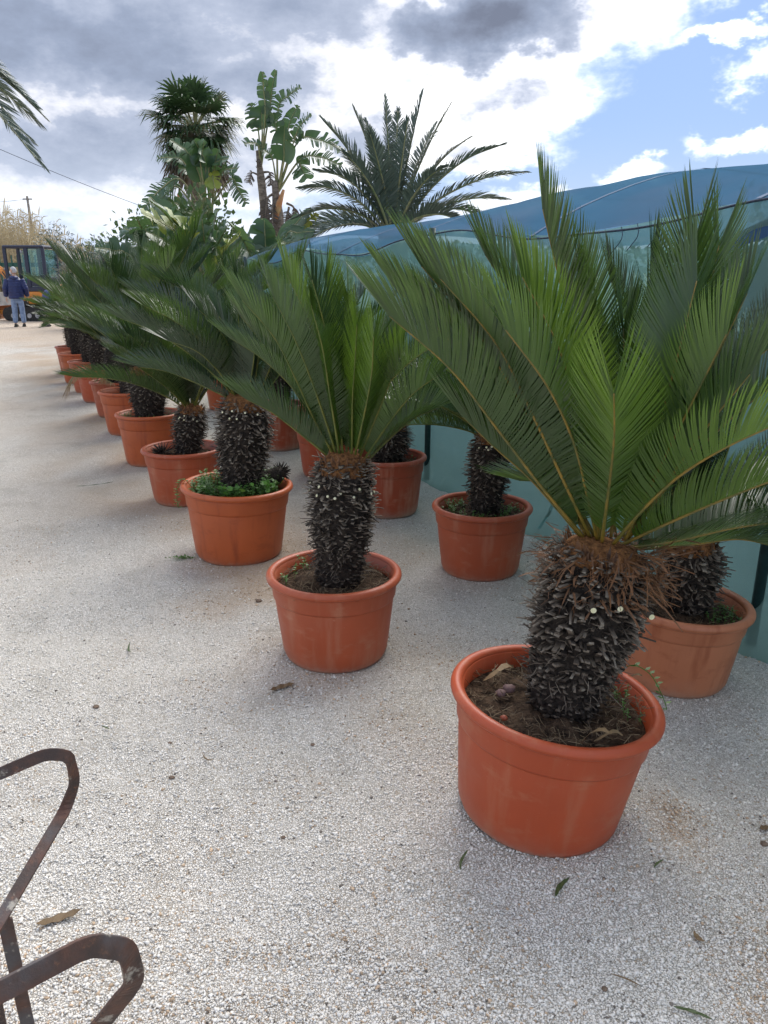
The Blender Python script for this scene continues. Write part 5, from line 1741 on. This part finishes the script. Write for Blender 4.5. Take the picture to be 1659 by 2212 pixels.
# local frame: faces -Y
body_v = [(0, 0, .98), (0, .01, 1.15), (0, .02, 1.32), (0, .015, 1.46), (0, 0, 1.54), (0, -.01, 1.62),
          (-.09, 0, .92), (-.11, -.01, .50), (-.12, .02, .09), (.09, 0, .92), (.10, -.02, .50), (.13, .0, .09),
          (-.17, .015, 1.40), (-.275, .035, 1.17), (-.30, -.10, .92), (.17, .015, 1.40), (.275, .035, 1.17), (.30, -.10, .92)]
body_e = [(0, 1), (1, 2), (2, 3), (3, 4), (4, 5), (0, 6), (6, 7), (7, 8), (0, 9), (9, 10), (10, 11), (3, 12), (12, 13), (13, 14), (3, 15), (15, 16), (16, 17)]
body_r = [(.13, .09), (.12, .09), (.13, .09), (.07, .06), .05, .05, .085, .06, .04, .085, .06, .04, .045, .04, .03, .045, .04, .03]
skin_body('body', body_v, body_e, body_r, M['skin'], man)


def loft_rings(b, rings, seg=20):
    V, F = [], []
    ang = np.linspace(0, 2 * math.pi, seg, endpoint=False)
    for (cx, cy, cz, rx, ry) in rings:
        V += [(cx + rx * math.cos(a), cy + ry * math.sin(a), cz) for a in ang]
    for i in range(len(rings) - 1):
        for j in range(seg):
            k = (j + 1) % seg
            F.append((i * seg + j, i * seg + k, (i + 1) * seg + k, (i + 1) * seg + j))
    F.append(tuple((len(rings) - 1) * seg + j for j in range(seg)))
    b.add(V, F)


b = MB()
rings = []
for i in range(45):
    k = i / 44
    z = .86 + .68 * k
    rx = np.interp(k, [0, .25, .55, .80, .90, 1], [.215, .225, .235, .225, .15, .085])
    ry = np.interp(k, [0, .25, .55, .80, .90, 1], [.165, .175, .175, .145, .12, .085])
    q = .012 * abs(math.sin(k * math.pi * 8)) ** .6
    rings.append((0, .01, z, rx + q, ry + q))
loft_rings(b, rings, 24)
for sx in (-1, 1):
    ks = np.linspace(0, 1, 33)
    sh, elb, wr = np.array((sx * .19, .015, 1.43)), np.array((sx * .285, .04, 1.17)), np.array((sx * .305, -.10, .94))
    pts = [(sh + (elb - sh) * k * 2 if k < .5 else elb + (wr - elb) * (k - .5) * 2) for k in ks]
    rr = np.interp(ks, [0, .5, 1], [.095, .080, .062]) + .010 * np.abs(np.sin(ks * math.pi * 7)) ** .6
    b.tube(pts, rr, 12)
jk = b.build('jacket', M['puffer'], man, True)
b = MB(); b.tube([(-.10, .06, 1.50), (0, .13, 1.47), (.10, .06, 1.50)], [.05, .075, .05], 10); b.build('hood', M['puffer'], jk, True)
tv = [(0, 0, .95), (0, 0, .88), (-.095, 0, .80), (-.11, -.01, .48), (-.12, .02, .10), (.095, 0, .80), (.105, -.02, .48), (.13, .0, .10)]
skin_body('trousers', tv, [(0, 1), (1, 2), (2, 3), (3, 4), (1, 5), (5, 6), (6, 7)], [(.175, .125), (.165, .13), (.098, .105), (.082, .085), (.070, .078), (.098, .105), (.082, .085), (.070, .078)], M['jeans'], man, 2)
shoe(man, (-.12, .02, 0), R(12)); shoe(man, (.13, 0, 0), R(-10))
head(man, (0, -.02, 1.69), R(60), R(-4), M['grey_hair'])
hand(man, (-.305, -.115, .90), (-.05, -.25, -1), (.9, 0, 0)); hand(man, (.305, -.10, .89), (.05, -.2, -1), (-.9, 0, 0))

# second person, stooping, mostly hidden by fronds: trousers and boots show
p2 = thing('person', 'stooping person in khaki trousers and boots, mostly hidden behind fronds', 'person', (-10.72, 25.15, 0), R(70))
v2 = [(0, 0, .80), (0, -.14, .95), (0, -.30, 1.07), (0, -.40, 1.13), (0, -.45, 1.16), (0, -.50, 1.18),
      (-.10, .02, .74), (-.12, -.20, .44), (-.13, .02, .10), (.10, .02, .74), (.12, -.05, .42), (.13, .22, .10),
      (-.19, -.36, 1.06), (-.25, -.48, .82), (-.22, -.62, .64), (.19, -.36, 1.06), (.25, -.46, .82), (.22, -.60, .66)]
skin_body('body', v2, body_e, body_r, M['skin'], p2)
tv = [(0, .01, .86), (0, .01, .80), (-.10, .01, .72), (-.12, -.20, .44), (-.13, .02, .12), (.10, .01, .72), (.12, -.05, .42), (.13, .22, .12)]
skin_body('trousers', tv, [(0, 1), (1, 2), (2, 3), (3, 4), (1, 5), (5, 6), (6, 7)], [(.17, .13), (.165, .14), (.11, .11), (.10, .10), (.085, .09), (.11, .11), (.10, .10), (.085, .09)], M['camo'], p2, 2)
jv = [(0, -.02, .84), (0, -.16, .97), (0, -.30, 1.08), (0, -.38, 1.12), (-.19, -.36, 1.06), (-.25, -.48, .82), (-.23, -.60, .68), (.19, -.36, 1.06), (.25, -.46, .82), (.23, -.58, .70)]
skin_body('jacket', jv, [(0, 1), (1, 2), (2, 3), (2, 4), (4, 5), (5, 6), (2, 7), (7, 8), (8, 9)], [(.18, .14), (.18, .14), (.19, .14), (.10, .09), .085, .07, .055, .085, .07, .055], M['blue_top'], p2, 2)
head(p2, (0, -.56, 1.22), 0, R(30), M['grey_hair'])
hand(p2, (-.22, -.62, .62), (0, -.4, -1), (.9, 0, 0)); hand(p2, (.22, -.60, .64), (0, -.4, -1), (-.9, 0, 0))
shoe(p2, (-.13, .03, 0), 0); shoe(p2, (.13, .24, .02), R(10), R(12))


# ------------------------------------------------------------------ rusty bar frame at the lower left
def rusty():
    m, nt, out = new_mat('rusted_flat_bar')
    v = oc(nt)
    n1, n2, n3 = nt.noise(16, v, 7, .65), nt.noise(55, v, 5, .7), nt.noise(7, v, 5)
    col = nt.mix(nt.smooth(n1, .36, .66), (.055, .038, .032), (.115, .055, .038))
    col = nt.mix(nt.math('MULTIPLY', nt.smooth(n2, .58, .70), .5), col, (.26, .12, .06))
    col = nt.mix(nt.smooth(n3, .52, .66), col, (.085, .078, .080))
    n4 = nt.noise(21, nt.mapping(v, (1, 1, 1), (3, 5, 1)), 8, .7)
    col = nt.mix(nt.math('MULTIPLY', nt.smooth(n4, .58, .66), .75), col, (.40, .37, .31))
    bsdf(nt, out, col, .62, bump(nt, nt.math('ADD', n1, n2), .5, .004), .4, Metallic=.15)
    return m


M['rust'] = rusty()
fr_ = thing('rusty_metal_frame', 'rusty bent flat-bar frame poking in at the lower left corner', 'metal frame', (-.62, .95, 0))
O = np.array([-.62, .95, 0])


def roundpoly(ctrl, r, n):
    """polyline with its corners rounded off"""
    P = [np.array(p, float) for p in ctrl]
    out = [P[0]]
    for a_, c_, e_ in zip(P[:-2], P[1:-1], P[2:]):
        la, le = np.linalg.norm(a_ - c_), np.linalg.norm(e_ - c_)
        q0 = c_ + (a_ - c_) / la * min(r, la * .48); q1 = c_ + (e_ - c_) / le * min(r, le * .48)
        out += [q0 * (1 - t) ** 2 + c_ * 2 * t * (1 - t) + q1 * t * t for t in np.linspace(0, 1, 7)]
    out.append(P[-1])
    out = np.array(out)
    d = np.r_[0, np.cumsum(np.linalg.norm(np.diff(out, axis=0), axis=1))]
    u = np.linspace(0, d[-1], n)
    return np.stack([np.interp(u, d, out[:, k]) for k in range(3)], 1)


def flatbar(name, ctrl, wid, thick, side, n=72):
    """bent flat bar: sweeps a rectangle; side = list of (k, vector) giving the width direction"""
    C = roundpoly(ctrl, .016, n) - O
    T = np.gradient(C, axis=0); T /= np.linalg.norm(T, axis=1)[:, None]
    ks = np.linspace(0, 1, n)
    S = np.stack([np.interp(ks, [s[0] for s in side], [s[1][i] for s in side]) for i in range(3)], 1)
    S -= T * (S * T).sum(1)[:, None]; S /= np.linalg.norm(S, axis=1)[:, None]
    N = np.cross(T, S)
    V = []
    for i in range(n):
        w_ = wid / 2; t_ = thick / 2
        V += [C[i] - S[i] * w_ - N[i] * t_, C[i] + S[i] * w_ - N[i] * t_, C[i] + S[i] * w_ + N[i] * t_, C[i] - S[i] * w_ + N[i] * t_]
    F = [(0, 1, 2, 3), tuple(4 * (n - 1) + j for j in (3, 2, 1, 0))]
    for i in range(n - 1):
        for j in range(4):
            k = (j + 1) % 4
            F.append((i * 4 + j, i * 4 + 4 + j, i * 4 + 4 + k, i * 4 + k))
    b = MB(); b.add(V, F)
    return bev(b.build(name, M['rust'], fr_), .0012, 2)


flatbar('bent_bar', [(-0.813, 1.198, 0.723), (-0.642, 1.257, 0.776), (-0.606, 1.273, 0.761), (-0.607, 1.283, 0.693), (-0.623, 1.258, 0.647), (-0.676, 0.980, 0.561), (-0.692, 0.867, 0.534)], .023, .006,
        [(0, (0, .35, 1)), (.30, (0, .45, 1)), (.40, (.5, .75, .3)), (.50, (.9, .4, .05)), (1, (.9, .4, .05))])
flatbar('bent_bar', [(-0.468, 0.604, 0.901), (-0.344, 0.708, 0.898), (-0.314, 0.738, 0.859), (-0.314, 0.749, 0.795), (-0.370, 0.755, 0.714), (-0.440, 0.757, 0.618)], .026, .006,
        [(0, (0, .35, 1)), (.36, (0, .45, 1)), (.50, (.6, .75, .2)), (.62, (.95, .3, .05)), (1, (.95, .3, .05))])
flatbar('upright', [(-0.657, 1.06, 0.581), (-0.678, 1.104, 0.290), (-0.700, 1.148, 0.0)], .024, .005, [(0, (1, .25, 0)), (1, (1, .25, 0))])
flatbar('upright', [(-0.670, 1.072, 0.581), (-0.691, 1.116, 0.290), (-0.713, 1.160, 0.0)], .022, .005, [(0, (-.3, 1, 0)), (1, (-.3, 1, 0))])
flatbar('upright', [(-.812, 1.226, .0), (-.812, 1.227, .4), (-.802, 1.228, .86)], .028, .006, [(0, (1, 0, 0)), (1, (1, 0, 0))])
flatbar('upright', [(-0.44, 0.757, 0.628), (-0.470, 0.757, 0.309), (-0.490, 0.757, 0.0)], .03, .006, [(0, (1, 0, 0)), (1, (1, 0, 0))])
flatbar('upright', [(-0.692, 0.867, 0.544), (-0.712, 0.867, 0.267), (-0.722, 0.867, 0.0)], .03, .006, [(0, (1, 0, 0)), (1, (1, 0, 0))])
flatbar('cross_bar', [(-0.700, 1.148, .05), (-0.595, 0.952, .05), (-0.490, 0.757, .05)], .03, .006, [(0, (0, 0, 1)), (1, (0, 0, 1))])


# ------------------------------------------------------------------ fallen leaves and twigs on the gravel
def litter_leaf(label, loc, L, wd, yaw, mat, curl=.3, cat='leaf', name='fallen_leaf', bend=.2):
    b = MB()
    k = np.linspace(0, 1, 7)
    pts = [(L * (q - .5), bend * L * math.sin(q * 3.1) * .5, .003 + curl * L * .25 * (2 * q - 1) ** 2 + .002) for q in k]
    b.strip(pts, [np.array([0, wd / 2 * math.sin(math.pi * min(.97, max(.06, q))) ** .6, .10 * wd * (1 if i % 2 else -1)]) for i, q in enumerate(k)], .5 + .3 * random.uniform(-1, 1))
    o = b.build(name, mat)
    md = o.modifiers.new('thick', 'SOLIDIFY'); md.thickness = .0012
    z = float(ground_z(np.array([loc[0]]), np.array([loc[1]]))[0])
    o.location = (loc[0], loc[1], z + .004)
    o.rotation_euler = (0, 0, yaw)
    return tag(o, label, cat, 'plant litter scattered on the gravel')


LITTER = [
    ('curled brown husk lying under the rusty frame bar', (-.86, 1.62), .11, .026, .45, 'dry_leaf', .5),
    ('flat brown leaf scrap in front of the woolly-necked cycad pot', (-.42, 2.82), .11, .030, .55, 'dry_leaf', .2),
    ('green leaflet lying just in front of the nearest pot, left side', (.235, 1.84), .085, .008, 1.2, 'green_litter', .2),
    ('green leaflet lying directly below the nearest pot', (.50, 1.74), .085, .014, .9, 'green_litter', .2),
    ('dark leaflet lying to the right of the nearest pot', (.80, 1.83), .05, .007, .7, 'green_litter', .2),
    ('green leaflet near the lower right corner', (.72, 1.36), .085, .009, -.4, 'green_litter', .2),
    ('thin dark twig on open gravel left of the pots', (-1.16, 3.17), .10, .009, 1.9, 'green_litter', .5),
    ('dark curved stem near the fourth pot', (-2.3, 5.9), .28, .012, .5, 'green_litter', .2),
    ('small curved twig on open gravel in the middle', (-.62, 2.32), .06, .005, 2.4, 'dry_leaf', .4),
    ('short dark twig on open gravel left of centre', (-1.05, 2.52), .04, .006, -.5, 'green_litter', .3),
    ('brown leaf scrap at the right edge beyond the nearest pot', (1.18, 1.98), .035, .020, .3, 'dry_leaf', .3),
    ('short stem near the bottom right of the yard', (.51, 1.28), .07, .007, 1.5, 'green_litter', .3),
    ('curved grey stalk near the bottom centre right', (.585, 1.44), .07, .004, -.5, 'dry_leaf', .2),
    ('small brown leaf at the bottom right of the gravel', (.82, 1.58), .035, .014, 2.0, 'dry_leaf', .4),
]
for lb, p, L, wd, yaw, mt, cu in LITTER:
    litter_leaf(lb, p, L, wd, yaw, M[mt], cu)
M['clod'] = simple('earth_clod', (.10, .07, .05), (.24, .17, .12), 50, .95, .8, .006)
for lb, p, r, mt in [
        ('dark round clod on open gravel left of the pots', (-1.14, 2.67), .016, 'clod'), ('brown clod in front of the weedy pot', (-.66, 3.72), .020, 'clod'),
        ('small brown stone on open gravel in the centre left', (-.72, 2.22), .012, 'clod'), ('dark pebble right of the frame on open gravel', (-.31, 1.96), .009, 'clod'),
        ('reddish stone far right of the nearest pot', (1.15, 1.92), .015, 'clod'), ('tiny dark clod in the middle of the gravel', (-.78, 2.42), .009, 'clod'),
        ('pair-sized grey clod near the lower right', (.53, 1.42), .010, 'clod'), ('small clod by the woolly-necked plant, left of its pot', (-.26, 2.42), .010, 'clod')]:
    z = float(ground_z(np.array([p[0]]), np.array([p[1]]))[0])
    tag(pebble('clod', (p[0], p[1], z + r * .3), r * .72, M[mt], flat=.6), lb, 'clod', 'clods and stones on the gravel')
g = np.random.default_rng(91)
b = MB()
for i in range(60):
    a = g.uniform(0, 6.283); P = np.array([g.normal(0, .035), g.normal(0, .012), .0])
    o_ = unit((math.cos(a), math.sin(a), g.uniform(.2, 1))); s_ = unit(np.cross(o_, (0, 0, 1))) * .007
    L = g.uniform(.012, .03)
    b.add([P, P + o_ * L * .5 - s_, P + o_ * L, P + o_ * L * .5 + s_], [(0, 1, 2, 3)], g.uniform(0, .7))
o = b.build('weed_sprig', M['weed']); o.location = (-1.22, 4.33, .008)
tag(o, 'small green weed sprig on the gravel beside the weedy pot', 'weed')
